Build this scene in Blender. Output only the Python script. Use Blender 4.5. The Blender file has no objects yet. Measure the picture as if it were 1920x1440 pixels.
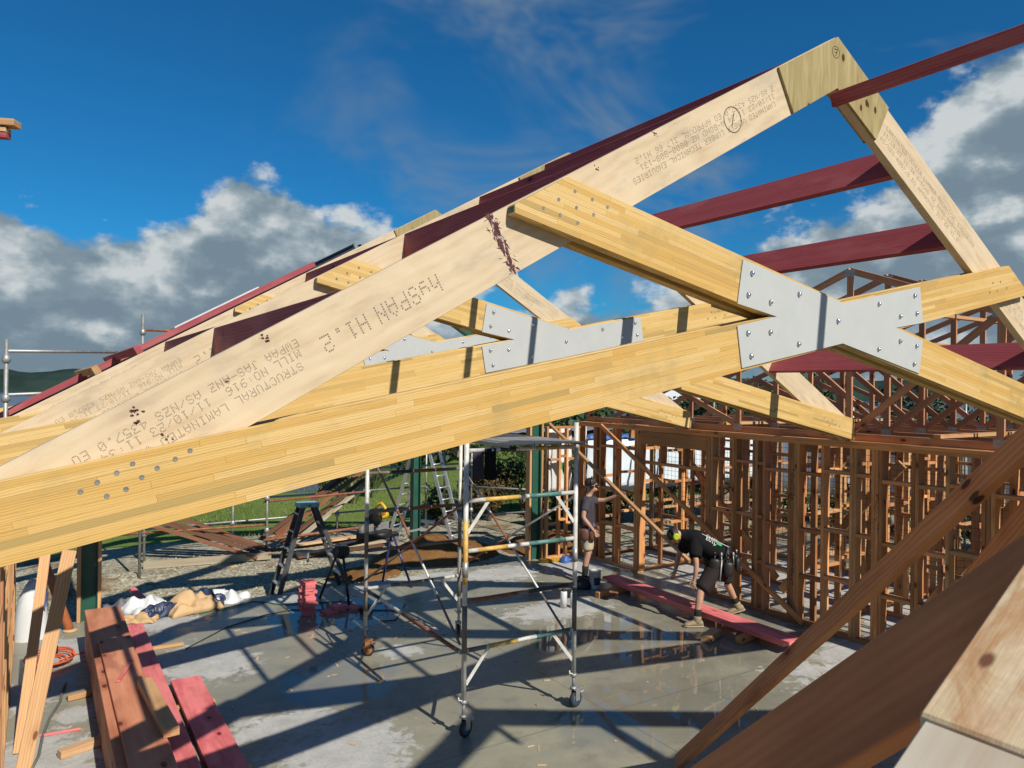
import bpy, bmesh, math, random
from mathutils import Vector, Matrix, noise
R = math.radians
rnd = random.Random(7)
sc = bpy.context.scene
COL = sc.collection

# ------------------------------------------------------------------ camera
YAW, PITCH, ROLL, EYE = 0.567, 0.004, 0.0122, 3.32
def rot_cam(v):
    x, y, z = v
    c, s = math.cos(ROLL), math.sin(ROLL); x, z = c*x - s*z, s*x + c*z
    c, s = math.cos(PITCH), math.sin(PITCH); y, z = c*y - s*z, s*y + c*z
    c, s = math.cos(YAW), math.sin(YAW); x, y = c*x + s*y, -s*x + c*y
    return Vector((x, y, z))
right, fwd, up = rot_cam((1, 0, 0)), rot_cam((0, 1, 0)), rot_cam((0, 0, 1))
cam = bpy.data.cameras.new('camera')
cam.sensor_width = 36.0; cam.lens = 1397.0/1920*36
cam.clip_start = 0.05; cam.clip_end = 6000
cam.dof.use_dof = True; cam.dof.focus_distance = 6.5; cam.dof.aperture_fstop = 45.0
co = bpy.data.objects.new('camera', cam); COL.objects.link(co)
m3 = Matrix((right, up, -fwd)).transposed()
co.matrix_world = Matrix.Translation((0, 0, EYE)) @ m3.to_4x4()
sc.camera = co

# ------------------------------------------------------------------ world, sun, exposure
SUN_EL, SUN_AZ = R(40.8), R(174.5)      # azimuth measured from +Y towards +X (sun stands behind the camera)
sun_dir = Vector((math.sin(SUN_AZ)*math.cos(SUN_EL), math.cos(SUN_AZ)*math.cos(SUN_EL), math.sin(SUN_EL)))
sl = bpy.data.lights.new('sun', 'SUN'); sl.energy = 5.0; sl.angle = R(0.53); sl.color = (1.0, 0.93, 0.82)
so = bpy.data.objects.new('sun', sl); COL.objects.link(so)
so.rotation_euler = sun_dir.to_track_quat('Z', 'Y').to_euler()
so.location = (0, -20, 30)

class NT:
    """small node-tree helper"""
    def __init__(s, nt): s.nt = nt
    def n(s, t, **k):
        nd = s.nt.nodes.new(t)
        for a, b in k.items(): setattr(nd, a, b)
        return nd
    def link(s, a, b): s.nt.links.new(a, b)
    def setin(s, sock, v):
        if v is None: return
        if hasattr(v, 'is_output') or isinstance(v, bpy.types.NodeSocket): s.nt.links.new(v, sock)
        else:
            if isinstance(v, (tuple, list)) and len(v) == 3 and sock.type == 'RGBA': v = (*v, 1)
            sock.default_value = v
    def math(s, op, a, b=None, c=None, clamp=False):
        nd = s.n('ShaderNodeMath', operation=op); nd.use_clamp = clamp
        s.setin(nd.inputs[0], a); s.setin(nd.inputs[1], b); s.setin(nd.inputs[2], c)
        return nd.outputs[0]
    def vmath(s, op, a, b=None, out=0):
        nd = s.n('ShaderNodeVectorMath', operation=op)
        s.setin(nd.inputs[0], a); s.setin(nd.inputs[1], b)
        return nd.outputs[out]
    def noise(s, vec, scale, detail=4, rough=.55, dist=0, out='Fac'):
        nd = s.n('ShaderNodeTexNoise'); s.setin(nd.inputs['Vector'], vec)
        nd.inputs['Scale'].default_value = scale; nd.inputs['Detail'].default_value = detail
        nd.inputs['Roughness'].default_value = rough; nd.inputs['Distortion'].default_value = dist
        return nd.outputs[out]
    def smooth(s, v, a, b, lo=0., hi=1.):
        nd = s.n('ShaderNodeMapRange', interpolation_type='SMOOTHSTEP'); s.setin(nd.inputs[0], v)
        nd.inputs[1].default_value = a; nd.inputs[2].default_value = b
        nd.inputs[3].default_value = lo; nd.inputs[4].default_value = hi
        return nd.outputs[0]
    def ramp(s, v, stops, interp='LINEAR'):
        nd = s.n('ShaderNodeValToRGB'); s.setin(nd.inputs[0], v); r = nd.color_ramp; r.interpolation = interp
        while len(r.elements) > 1: r.elements.remove(r.elements[-1])
        for i, (p, c) in enumerate(stops):
            e = r.elements[0] if i == 0 else r.elements.new(p)
            e.position = p; e.color = (*c, 1) if len(c) == 3 else c
        return nd.outputs[0]
    def mix(s, f, a, b, mode='MIX'):
        nd = s.n('ShaderNodeMix', data_type='RGBA', blend_type=mode)
        s.setin(nd.inputs[0], f); s.setin(nd.inputs[6], a); s.setin(nd.inputs[7], b)
        return nd.outputs[2]
    def scale3(s, vec, x, y, z):
        return s.vmath('MULTIPLY', vec, (x, y, z))
    def bump(s, h, strength, dist=.01):
        nd = s.n('ShaderNodeBump'); s.setin(nd.inputs['Height'], h)
        nd.inputs['Strength'].default_value = strength; nd.inputs['Distance'].default_value = dist
        return nd.outputs[0]

w = bpy.data.worlds.new('World'); sc.world = w; w.use_nodes = True
N = NT(w.node_tree); w.node_tree.nodes.clear()
sky = N.n('ShaderNodeTexSky', sky_type='NISHITA'); sky.sun_disc = False
sky.sun_elevation = SUN_EL; sky.sun_rotation = SUN_AZ
sky.altitude = 50; sky.air_density = 1.0; sky.dust_density = 0.3; sky.ozone_density = 3.0
blue = N.mix(1.0, sky.outputs[0], (0.15, 0.84, 1.28), 'MULTIPLY')
tc = N.n('ShaderNodeTexCoord'); D = tc.outputs['Generated']
sep = N.n('ShaderNodeSeparateXYZ'); N.link(D, sep.inputs[0])
az = N.math('ARCTAN2', sep.outputs[0], sep.outputs[1])            # radians from +Y towards +X
el = N.math('ARCSINE', sep.outputs[2])
# cloud-bank height (degrees) as a function of azimuth
fc = N.n('ShaderNodeFloatCurve'); cv = fc.mapping.curves[0]
pts = [(-180, 12), (-120, 14), (-60, 12), (-20, 11), (-6, 11.2), (0, 11.6), (4, 10.2), (8, 11.5), (11, 13.2), (14, 15.4), (16.5, 14.6), (19, 13.4), (22, 13.6), (25, 12.2), (28, 9.5), (32, 7.0), (40, 7.5), (47, 10), (53, 12), (58, 15), (62, 18.0), (66, 20.5), (70, 19), (85, 13), (120, 12), (180, 12)]
while len(cv.points) > 2: cv.points.remove(cv.points[1])
cv.points[0].location = ((pts[0][0]+180)/360, pts[0][1]/30); cv.points[1].location = (1, pts[-1][1]/30)
for a, h in pts[1:-1]: cv.points.new((a+180)/360, h/30)
for q in cv.points: q.handle_type = 'AUTO'
fc.mapping.update()
N.link(N.math('ADD', N.math('DIVIDE', az, 2*math.pi), .5), fc.inputs['Value'])
bank = N.math('MULTIPLY', fc.outputs[0], R(30))
dv = N.vmath('MULTIPLY', D, (1, 1, 1.5))
n1 = N.noise(dv, 7.0, 8, .60)
n2 = N.noise(N.vmath('ADD', dv, (.0, .010, -.040)), 7.0, 5, .58)
big = N.noise(dv, 2.6, 2, .5)
pv = N.vmath('ADD', dv, N.vmath('MULTIPLY', N.noise(dv, 16.0, 3, .6, out='Color'), (.05, .05, .05)))
def puffs(vec, sc_):
    t_ = N.n('ShaderNodeTexVoronoi', feature='F1'); N.setin(t_.inputs['Vector'], vec); t_.inputs['Scale'].default_value = sc_
    return t_.outputs['Distance']
p1 = puffs(pv, 13.0); p2 = puffs(N.vmath('ADD', pv, (.0, .006, -.024)), 13.0)
gap = N.math('SUBTRACT', N.math('ADD', bank, N.math('ADD', N.math('MULTIPLY', N.math('SUBTRACT', n1, .5), R(14)), N.math('MULTIPLY', N.math('SUBTRACT', .42, p1), R(3.6)))), el)
mask = N.smooth(gap, R(-0.6), R(1.3))
# broken part in the middle of the bank where blue shows through
mid = N.smooth(N.math('ABSOLUTE', N.math('SUBTRACT', az, R(40))), R(15), R(4))
holes = N.math('MULTIPLY', mid, N.smooth(big, .42, .60))
mask = N.math('MULTIPLY', mask, N.math('SUBTRACT', 1, N.math('MULTIPLY', holes, .35)))
# thin high wisps
wsp = N.noise(N.vmath('MULTIPLY', D, (1, 1, 1.9)), 3.4, 4, .62, .6)
wm = N.math('MULTIPLY', N.smooth(wsp, .46, .76), N.math('MULTIPLY', N.smooth(az, R(8), R(34)), N.smooth(el, R(3), R(9))))
wm = N.math('MULTIPLY', wm, .8)
# shading of the cumulus: bright rims and towers, grey bodies
lit = N.math('ADD', N.math('MULTIPLY', N.math('SUBTRACT', n1, n2), 4.2), N.smooth(gap, R(6.5), R(0.0), .08, .82))
lit = N.math('ADD', lit, N.math('ADD', N.math('MULTIPLY', N.math('SUBTRACT', big, .5), .8), N.math('MULTIPLY', N.math('SUBTRACT', p2, p1), 1.6)))
lit = N.math('ADD', lit, .06)
ccol = N.ramp(lit, [(0, (2.6, 3.6, 4.5)), (.30, (3.2, 4.3, 5.1)), (.55, (4.7, 5.8, 6.5)), (.95, (8.6, 9.2, 9.4))])
skyc = N.mix(wm, blue, (3.0, 3.9, 4.8))
skyc = N.mix(mask, skyc, ccol)
bg = N.n('ShaderNodeBackground'); N.link(skyc, bg.inputs[0]); bg.inputs[1].default_value = 0.061
w.cycles.sampling_method = 'NONE'
wo = N.n('ShaderNodeOutputWorld'); N.link(bg.outputs[0], wo.inputs[0])

sc.view_settings.view_transform = 'Standard'; sc.view_settings.look = 'None'
sc.view_settings.gamma = 1.0; sc.view_settings.use_curve_mapping = False
sc.view_settings.exposure = 0.17
sc.cycles.max_bounces = 5; sc.cycles.diffuse_bounces = 3; sc.cycles.glossy_bounces = 3; sc.cycles.caustics_reflective = False; sc.cycles.caustics_refractive = False

# ------------------------------------------------------------------ object helpers
WM = {}
def put(o, M, parent=None):
    COL.objects.link(o)
    if parent is not None:
        o.parent = parent; o.matrix_basis = WM[parent.name].inverted() @ M
    else: o.matrix_basis = M
    WM[o.name] = M.copy()
    return o
def meta(o, label=None, cat=None, group=None, kind=None):
    if label: o['label'] = label
    if cat: o['category'] = cat
    if group: o['group'] = group
    if kind: o['kind'] = kind
    return o
def thing(name, loc, label, cat, group=None, rz=0.0):
    e = bpy.data.objects.new(name, None); e.empty_display_size = .1
    put(e, Matrix.Translation(loc) @ Matrix.Rotation(rz, 4, 'Z'))
    return meta(e, label, cat, group)
def copy_tree(o, M, parent=None):
    c = o.copy(); put(c, M, parent)
    base = WM[o.name].inverted()
    for ch in o.children: copy_tree(ch, M @ base @ WM[ch.name], c)
    return c
def mesh_from(name, verts, faces, mat=None, smooth=False):
    me = bpy.data.meshes.new(name); me.from_pydata([tuple(v) for v in verts], [], faces); me.update()
    if mat: me.materials.append(mat)
    if smooth: me.polygons.foreach_set('use_smooth', [True]*len(me.polygons))
    return me
class MB:
    """collects shapes in world space (or local space of M) into one mesh"""
    def __init__(s): s.v = []; s.f = []; s.sm = []
    def add(s, verts, faces, smooth=False):
        k = len(s.v); s.v += [Vector(v) for v in verts]; s.f += [tuple(i+k for i in f) for f in faces]; s.sm += [smooth]*len(faces)
        return s
    def box(s, a, b):
        x0, y0, z0 = a; x1, y1, z1 = b
        return s.add([(x0,y0,z0),(x1,y0,z0),(x1,y1,z0),(x0,y1,z0),(x0,y0,z1),(x1,y0,z1),(x1,y1,z1),(x0,y1,z1)],
              [(3,2,1,0),(4,5,6,7),(0,1,5,4),(1,2,6,5),(2,3,7,6),(3,0,4,7)])
    def obox(s, c, ax, ay, az, hx, hy, hz):
        c = Vector(c); V = []
        for k in (-1, 1):
            for i, j in ((-1,-1),(1,-1),(1,1),(-1,1)): V.append(c + ax*hx*i + ay*hy*j + az*hz*k)
        return s.add(V, [(3,2,1,0),(4,5,6,7),(0,1,5,4),(1,2,6,5),(2,3,7,6),(3,0,4,7)])
    def bar(s, p0, p1, w, d, upv=(0,0,1)):
        p0, p1 = Vector(p0), Vector(p1); X = (p1-p0).normalized(); Y, Z = frame(X, upv)
        return s.obox((p0+p1)/2, X, Y, Z, (p1-p0).length/2, w/2, d/2)
    def tube(s, pts, r, seg=8, cap=True):
        pts = [Vector(p) for p in pts]; n = len(pts); k = len(s.v); prevY = None
        rs = r if isinstance(r, (list, tuple)) else [r]*n
        for i, p in enumerate(pts):
            t = (pts[min(i+1, n-1)] - pts[max(i-1, 0)]).normalized()
            if prevY is None: Y, Z = frame(t, (0,0,1))
            else:
                Y = (prevY - t*prevY.dot(t)).normalized(); Z = t.cross(Y)
            prevY = Y
            for j in range(seg):
                a = 2*math.pi*j/seg; s.v.append(p + (Y*math.cos(a) + Z*math.sin(a))*rs[i])
        for i in range(n-1):
            for j in range(seg):
                a, b = k+i*seg+j, k+i*seg+(j+1) % seg
                s.f.append((a, b, b+seg, a+seg)); s.sm.append(True)
        if cap:
            s.f.append(tuple(k+j for j in reversed(range(seg)))); s.sm.append(False)
            s.f.append(tuple(k+(n-1)*seg+j for j in range(seg))); s.sm.append(False)
        return s
    def lathe(s, c, axis, prof, seg=16):
        """prof: list of (r, h) along axis"""
        c = Vector(c); A = Vector(axis).normalized(); Y, Z = frame(A, (0,0,1) if abs(A.z) < .9 else (1,0,0)); k = len(s.v)
        for r, h in prof:
            for j in range(seg):
                a = 2*math.pi*j/seg; s.v.append(c + A*h + (Y*math.cos(a)+Z*math.sin(a))*r)
        for i in range(len(prof)-1):
            for j in range(seg):
                a, b = k+i*seg+j, k+i*seg+(j+1) % seg
                s.f.append((a, b, b+seg, a+seg)); s.sm.append(True)
        s.f.append(tuple(k+j for j in reversed(range(seg)))); s.sm.append(False)
        s.f.append(tuple(k+(len(prof)-1)*seg+j for j in range(seg))); s.sm.append(False)
        return s
    def build(s, name, mat, parent=None, M=None, label=None, kind=None):
        M = M or (WM[parent.name] if parent is not None else Matrix.Identity(4))
        I = M.inverted()
        me = mesh_from(name, [I @ v for v in s.v], s.f, mat)
        me.polygons.foreach_set('use_smooth', s.sm)
        o = bpy.data.objects.new(name, me); put(o, M, parent)
        return meta(o, label, None, None, kind)
def frame(X, upv):
    X = Vector(X); U = Vector(upv)
    if abs(X.dot(U.normalized())) > .995: U = Vector((0, 1, 0)) if abs(X.y) < .9 else Vector((1, 0, 0))
    Y = U.cross(X).normalized(); Z = X.cross(Y).normalized()
    return Y, Z
def basis(o, X, Y, Z):
    M = Matrix((X, Y, Z)).transposed().to_4x4(); M.translation = o; return M
_bc = {}
def beam_mesh(L, w, d, mat, bev=.002):
    key = (round(L, 3), round(w, 4), round(d, 4), mat.name, bev)
    if key in _bc: return _bc[key]
    bm = bmesh.new(); bmesh.ops.create_cube(bm, size=1)
    bmesh.ops.scale(bm, vec=(L, w, d), verts=bm.verts); bmesh.ops.translate(bm, vec=(L/2, 0, 0), verts=bm.verts)
    if bev: bmesh.ops.bevel(bm, geom=list(bm.edges), offset=bev, segments=1, affect='EDGES')
    me = bpy.data.meshes.new('timber'); bm.to_mesh(me); bm.free(); me.materials.append(mat)
    _bc[key] = me; return me
def beam(name, p0, p1, w, d, mat, parent=None, upv=(0,0,1), bev=.002):
    """timber from p0 to p1 (axis line), w across, d in the up direction; local X runs along the grain"""
    p0, p1 = Vector(p0), Vector(p1); X = (p1-p0).normalized(); Y, Z = frame(X, upv)
    o = bpy.data.objects.new(name, beam_mesh((p1-p0).length, w, d, mat, bev))
    return put(o, basis(p0, X, Y, Z), parent)
def clip(poly, a, b, c):
    """keep a*x + b*y <= c"""
    out = []
    for i in range(len(poly)):
        p, q = poly[i], poly[(i+1) % len(poly)]
        dp, dq = a*p[0]+b*p[1]-c, a*q[0]+b*q[1]-c
        if dp <= 0: out.append(p)
        if dp*dq < 0:
            t = dp/(dp-dq); out.append((p[0]+(q[0]-p[0])*t, p[1]+(q[1]-p[1])*t))
    return out
def plate(name, poly, u0, u1, mat, parent, axis=None, bev=0.0015):
    """polygon in the (x, z) plane extruded between y=u0 and y=u1; local X along axis (dx, dz)"""
    ax = Vector((axis[0], 0, axis[1])).normalized() if axis else Vector((1, 0, 0))
    Y = Vector((0, 1, 0)); Z = ax.cross(Y).normalized()
    if Z.z < 0: Z = -Z; Y = Z.cross(ax)
    o3 = Vector((poly[0][0], (u0+u1)/2, poly[0][1])); M = basis(o3, ax, Y, Z); I = M.inverted()
    ar = sum(poly[i][0]*poly[(i+1) % len(poly)][1]-poly[(i+1) % len(poly)][0]*poly[i][1] for i in range(len(poly)))
    if ar < 0: poly = poly[::-1]
    bm = bmesh.new(); n = len(poly)
    fr = [bm.verts.new(I @ Vector((x, min(u0, u1), z))) for x, z in poly]
    bk = [bm.verts.new(I @ Vector((x, max(u0, u1), z))) for x, z in poly]
    bm.faces.new(fr); bm.faces.new(bk[::-1])
    for i in range(n): bm.faces.new((fr[i], bk[i], bk[(i+1) % n], fr[(i+1) % n]))
    bmesh.ops.recalc_face_normals(bm, faces=bm.faces)
    if bev: bmesh.ops.bevel(bm, geom=list(bm.edges), offset=bev, segments=1, affect='EDGES')
    me = bpy.data.meshes.new(name); bm.to_mesh(me); bm.free(); me.materials.append(mat)
    return put(bpy.data.objects.new(name, me), M, parent)
# ------------------------------------------------------------------ materials
MAT = {}
def newmat(name):
    m = bpy.data.materials.new(name); m.use_nodes = True; m.node_tree.nodes.clear()
    n = NT(m.node_tree); b = n.n('ShaderNodeBsdfPrincipled'); o = n.n('ShaderNodeOutputMaterial')
    n.link(b.outputs[0], o.inputs[0]); MAT[name] = m
    return m, n, b
def ocoord(n, spread=40.0):
    """object coordinates shifted by a per-object random amount"""
    tc = n.n('ShaderNodeTexCoord'); oi = n.n('ShaderNodeObjectInfo')
    k = n.math('MULTIPLY', oi.outputs['Random'], spread)
    cx = n.n('ShaderNodeCombineXYZ'); n.setin(cx.inputs[0], k); n.setin(cx.inputs[1], n.math('MULTIPLY', k, .37)); n.setin(cx.inputs[2], n.math('MULTIPLY', k, .61))
    return n.vmath('ADD', tc.outputs['Object'], cx.outputs[0]), oi.outputs['Random'], tc.outputs['Object']
def flat(name, col, rough=.6, metal=0., var=.12, scale=6., spec=.5, bump=0., coat=0.):
    m, n, b = newmat(name); v, r, o = ocoord(n)
    nz = n.noise(v, scale, 5, .6)
    c = n.mix(1.0, col, n.ramp(nz, [(.25, (1-var,)*3), (.75, (1+var,)*3)]), 'MULTIPLY')
    n.setin(b.inputs['Base Color'], c); b.inputs['Metallic'].default_value = metal
    n.setin(b.inputs['Roughness'], n.math('ADD', rough, n.math('MULTIPLY', n.math('SUBTRACT', nz, .5), .3)))
    b.inputs['Specular IOR Level'].default_value = spec
    if bump: n.setin(b.inputs['Normal'], n.bump(n.noise(v, scale*8, 4), bump, .004))
    if coat: b.inputs['Coat Weight'].default_value = coat
    return m
def wood(name, light, dark, knot, grain=26., knots=.5, rough=.65, tone=.25, stain=None, stain_amt=0., ringy=.5, ks=1.):
    """sawn timber, grain along local X"""
    m, n, b = newmat(name); v, r, o = ocoord(n)
    warp = n.noise(n.scale3(v, 1.4, 5, 5), 1.0, 3)
    vv = n.vmath('ADD', v, n.scale3(n.noise(n.scale3(v, 1.1, 4, 4), 1.0, 2, out='Color'), .0, .05, .05))
    # knots: voronoi cells stretched along the grain
    k3 = n.n('ShaderNodeSeparateXYZ'); n.link(v, k3.inputs[0]); kc = n.n('ShaderNodeCombineXYZ'); n.setin(kc.inputs[0], n.math('MULTIPLY', k3.outputs[0], 2.6)); n.setin(kc.inputs[1], n.math('MULTIPLY', n.math('ADD', k3.outputs[1], k3.outputs[2]), 5.5))
    vo = n.n('ShaderNodeTexVoronoi', voronoi_dimensions='2D'); n.setin(vo.inputs['Vector'], kc.outputs[0]); vo.inputs['Scale'].default_value = ks
    kd = vo.outputs['Distance']
    sp = n.n('ShaderNodeSeparateColor'); n.link(vo.outputs['Color'], sp.inputs[0])
    sel = n.math('LESS_THAN', sp.outputs[0], knots*.55)
    kmask = n.math('MULTIPLY', n.smooth(kd, .13, .07), sel)
    halo = n.math('MULTIPLY', n.smooth(kd, .42, .10), sel)
    g = n.noise(n.scale3(vv, .9, grain, grain), 1.0, 4, .62)
    rings = n.noise(n.scale3(vv, .55, grain*.35, grain*.35), 1.0, 3, .5)
    wv = n.n('ShaderNodeTexWave', wave_type='BANDS', bands_direction='Z'); n.setin(wv.inputs['Vector'], n.scale3(vv, .35, 1, 1))
    wv.inputs['Scale'].default_value = grain*.55; wv.inputs['Distortion'].default_value = 5; wv.inputs['Detail'].default_value = 3; wv.inputs['Detail Scale'].default_value = .7
    f = n.math('ADD', n.math('MULTIPLY', g, .55), n.math('ADD', n.math('MULTIPLY', rings, .45), n.math('MULTIPLY', n.math('SUBTRACT', wv.outputs['Fac'], .5), .22*ringy*2)))
    f = n.math('ADD', f, n.math('MULTIPLY', halo, .18))
    c = n.ramp(f, [(.30, light), (.72, dark)])
    c = n.mix(kmask, c, knot)
    tv = n.math('ADD', 1-tone*.5, n.math('MULTIPLY', r, tone))
    cb = n.n('ShaderNodeCombineColor'); [n.setin(cb.inputs[i], tv) for i in range(3)]
    c = n.mix(1.0, c, cb.outputs[0], 'MULTIPLY')
    if stain:
        st = n.smooth(n.noise(n.scale3(v, 1.2, 3.5, 3.5), 1.0, 3, .6), .50, .68)
        c = n.mix(n.math('MULTIPLY', st, stain_amt), c, stain)
    n.setin(b.inputs['Base Color'], c); n.setin(b.inputs['Roughness'], n.math('ADD', rough-.1, n.math('MULTIPLY', g, .25)))
    b.inputs['Specular IOR Level'].default_value = .3
    if name in ('brace', 'redwood_beam', 'redwood_pack', 'pink_bright'): n.setin(b.inputs['Normal'], n.bump(g, .25, .003))
    return m
wood('framing', (.62, .315, .13), (.41, .17, .06), (.10, .035, .015), knots=.5, tone=.8, stain=(.30, .12, .05), stain_amt=.35)
wood('framing_truss', (.54, .275, .145), (.36, .155, .075), (.09, .03, .015), knots=.4, tone=.45, stain=(.28, .09, .06), stain_amt=.4)
wood('framing_pale', (.56, .34, .165), (.40, .21, .09), (.16, .06, .02), knots=.4, tone=.3)
wood('brace', (.60, .27, .115), (.40, .15, .055), (.06, .02, .01), knots=.35, tone=.2, grain=18, stain=(.20, .06, .03), stain_amt=.55)
wood('redwood_beam', (.66, .28, .12), (.46, .165, .065), (.12, .03, .015), knots=.3, ringy=.25, grain=26, tone=.1, stain=(.30, .10, .05), stain_amt=.4)
wood('pink_timber', (.36, .078, .088), (.25, .045, .055), (.07, .008, .012), knots=.4, tone=.25, ringy=.8, stain=(.46, .17, .16), stain_amt=.35)
wood('pink_bright', (.74, .21, .21), (.56, .125, .13), (.16, .02, .02), knots=.35, tone=.2, ringy=.8, stain=(.66, .24, .20), stain_amt=.45)
wood('redwood_pack', (.58, .25, .14), (.36, .12, .06), (.12, .03, .018), knots=.5, ks=.85, grain=12, tone=.1, stain=(.26, .085, .05), stain_amt=.6)
wood('weathered', (.42, .37, .27), (.26, .21, .14), (.10, .07, .04), knots=.4, tone=.3, rough=.8)
wood('sawn_pale', (.62, .46, .28), (.46, .28, .14), (.13, .04, .02), knots=.45, grain=10, tone=.1, rough=.75, stain=(.45, .22, .10), stain_amt=.5)
wood('sawn_white', (.66, .60, .48), (.50, .40, .28), (.25, .15, .08), knots=.3, grain=120, tone=.1, rough=.75)
wood('scrap_red', (.26, .115, .06), (.15, .06, .035), (.05, .02, .01), knots=.3, tone=.5, rough=.8)
wood('plank_dark', (.20, .10, .055), (.11, .05, .03), (.04, .015, .01), knots=.3, tone=.5, rough=.8)

def lvl():
    m, n, b = newmat('lvl'); v, r, o = ocoord(n, 15)
    sw = n.noise(n.scale3(v, 1.3, 3.2, 3.2), 1.0, 4, .55, 2.2)
    fine = n.noise(n.scale3(v, 3, 34, 34), 1.0, 5, .6)
    wv = n.n('ShaderNodeTexWave', wave_type='BANDS', bands_direction='Z'); n.setin(wv.inputs['Vector'], n.scale3(v, .5, 1, 1))
    wv.inputs['Scale'].default_value = 5.0; wv.inputs['Distortion'].default_value = 11; wv.inputs['Detail'].default_value = 3; wv.inputs['Detail Scale'].default_value = .6
    f = n.math('ADD', n.math('MULTIPLY', sw, .55), n.math('ADD', n.math('MULTIPLY', fine, .38), n.math('MULTIPLY', wv.outputs['Fac'], .07)))
    c = n.ramp(f, [(.28, (0.619, 0.517, 0.365)), (.52, (0.551, 0.441, 0.296)), (.78, (0.407, 0.293, 0.174))])
    gr = n.noise(n.scale3(v, 2.2, 5, 5), 1.0, 6, .65)
    c = n.mix(n.smooth(gr, .50, .70, 0, .50), c, (0.333, 0.282, 0.222))            # handling grime
    vo = n.n('ShaderNodeTexVoronoi'); n.setin(vo.inputs['Vector'], n.scale3(v, 3.2, 4.2, 4.2)); vo.inputs['Scale'].default_value = 1.
    sp = n.n('ShaderNodeSeparateColor'); n.link(vo.outputs['Color'], sp.inputs[0])
    pin = n.math('MULTIPLY', n.smooth(vo.outputs['Distance'], .045, .025), n.math('LESS_THAN', sp.outputs[0], .4))
    c = n.mix(pin, c, (0.084, 0.038, 0.017))
    n.setin(b.inputs['Base Color'], c); b.inputs['Roughness'].default_value = .7; b.inputs['Specular IOR Level'].default_value = .25
lvl()
def glulam():
    m, n, b = newmat('glulam'); v, r, o = ocoord(n, 9)
    sp = n.n('ShaderNodeSeparateXYZ'); n.link(v, sp.inputs[0])
    cb = n.n('ShaderNodeCombineXYZ'); n.setin(cb.inputs[0], sp.outputs[0]); n.setin(cb.inputs[1], sp.outputs[2]); n.setin(cb.inputs[2], sp.outputs[1])
    def bricks(w, off, sq, shift):
        t = n.n('ShaderNodeTexBrick'); n.setin(t.inputs['Vector'], n.vmath('ADD', cb.outputs[0], shift))
        t.offset = off; t.offset_frequency = 2; t.squash = sq; t.squash_frequency = 3
        t.inputs['Color1'].default_value = (0, 0, 0, 1); t.inputs['Color2'].default_value = (1, 1, 1, 1); t.inputs['Mortar'].default_value = (.5, .5, .5, 1)
        t.inputs['Scale'].default_value = 1; t.inputs['Mortar Size'].default_value = .0007; t.inputs['Mortar Smooth'].default_value = .3
        t.inputs['Brick Width'].default_value = w; t.inputs['Row Height'].default_value = .0293; t.inputs['Bias'].default_value = 0
        return t
    t = bricks(.47, .37, 1.45, (0, 0, 0)); tone = t.outputs['Color']
    # grain follows each lamella: shift noise by its tone
    gv = n.vmath('ADD', n.scale3(v, 1.4, 40, 70), n.scale3(tone, 31, 17, 23))
    g = n.noise(gv, 1.0, 5, .6, .4)
    wv = n.n('ShaderNodeTexWave', wave_type='BANDS', bands_direction='Z'); n.setin(wv.inputs['Vector'], n.vmath('ADD', n.scale3(v, .35, 1, 1), n.scale3(tone, 3, 5, 7)))
    wv.inputs['Scale'].default_value = 34; wv.inputs['Distortion'].default_value = 7; wv.inputs['Detail'].default_value = 3; wv.inputs['Detail Scale'].default_value = .5
    c = n.ramp(tone, [(0, (0.672, 0.479, 0.210)), (.45, (0.638, 0.437, 0.160)), (.72, (0.596, 0.382, 0.122)), (.88, (0.504, 0.336, 0.118)), (1, (0.386, 0.269, 0.092))])
    gg = n.math('ADD', n.math('MULTIPLY', g, .6), n.math('MULTIPLY', wv.outputs['Fac'], .4))
    c = n.mix(n.smooth(gg, .46, .78, 0, .55), c, (0.302, 0.189, 0.063))
    blot = n.smooth(n.noise(n.scale3(v, 1.0, 5, 5), 1.0, 5, .6), .55, .75, 0, .35)
    c = n.mix(blot, c, (0.353, 0.277, 0.126))
    c = n.mix(n.math('MULTIPLY', t.outputs['Fac'], .45), c, (0.252, 0.143, 0.050))
    n.setin(b.inputs['Base Color'], c); b.inputs['Roughness'].default_value = .55; b.inputs['Specular IOR Level'].default_value = .35
    n.setin(b.inputs['Normal'], n.bump(n.math('SUBTRACT', n.math('MULTIPLY', gg, .3), t.outputs['Fac']), .18, .003))
glulam()
def lamella():
    m, n, b = newmat('lamella'); v, r, o = ocoord(n, 60)
    g = n.noise(n.scale3(v, 1.3, 40, 75), 1.0, 5, .6, .4)
    wv = n.n('ShaderNodeTexWave', wave_type='BANDS', bands_direction='Z'); n.setin(wv.inputs['Vector'], n.scale3(v, .3, 1, 1))
    wv.inputs['Scale'].default_value = 34; wv.inputs['Distortion'].default_value = 6; wv.inputs['Detail'].default_value = 3; wv.inputs['Detail Scale'].default_value = .5
    c = n.ramp(r, [(0, (.64, .455, .20)), (.28, (.61, .405, .145)), (.52, (.575, .36, .108)), (.80, (.54, .33, .095)), (.93, (.49, .315, .105)), (.98, (.40, .28, .10)), (1, (.33, .245, .09))])
    gg = n.math('ADD', n.math('MULTIPLY', g, .6), n.math('MULTIPLY', wv.outputs['Fac'], .4))
    c = n.mix(n.smooth(gg, .48, .80, 0, .6), c, (0.309, 0.193, 0.058))
    tc = n.n('ShaderNodeNewGeometry'); blot = n.smooth(n.noise(tc.outputs['Position'], 3.2, 6, .65), .50, .72, 0, .45)
    c = n.mix(blot, c, (0.309, 0.247, 0.116))
    n.setin(b.inputs['Base Color'], c); b.inputs['Roughness'].default_value = .55; b.inputs['Specular IOR Level'].default_value = .35
    n.setin(b.inputs['Normal'], n.bump(gg, .12, .002))
lamella()
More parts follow.
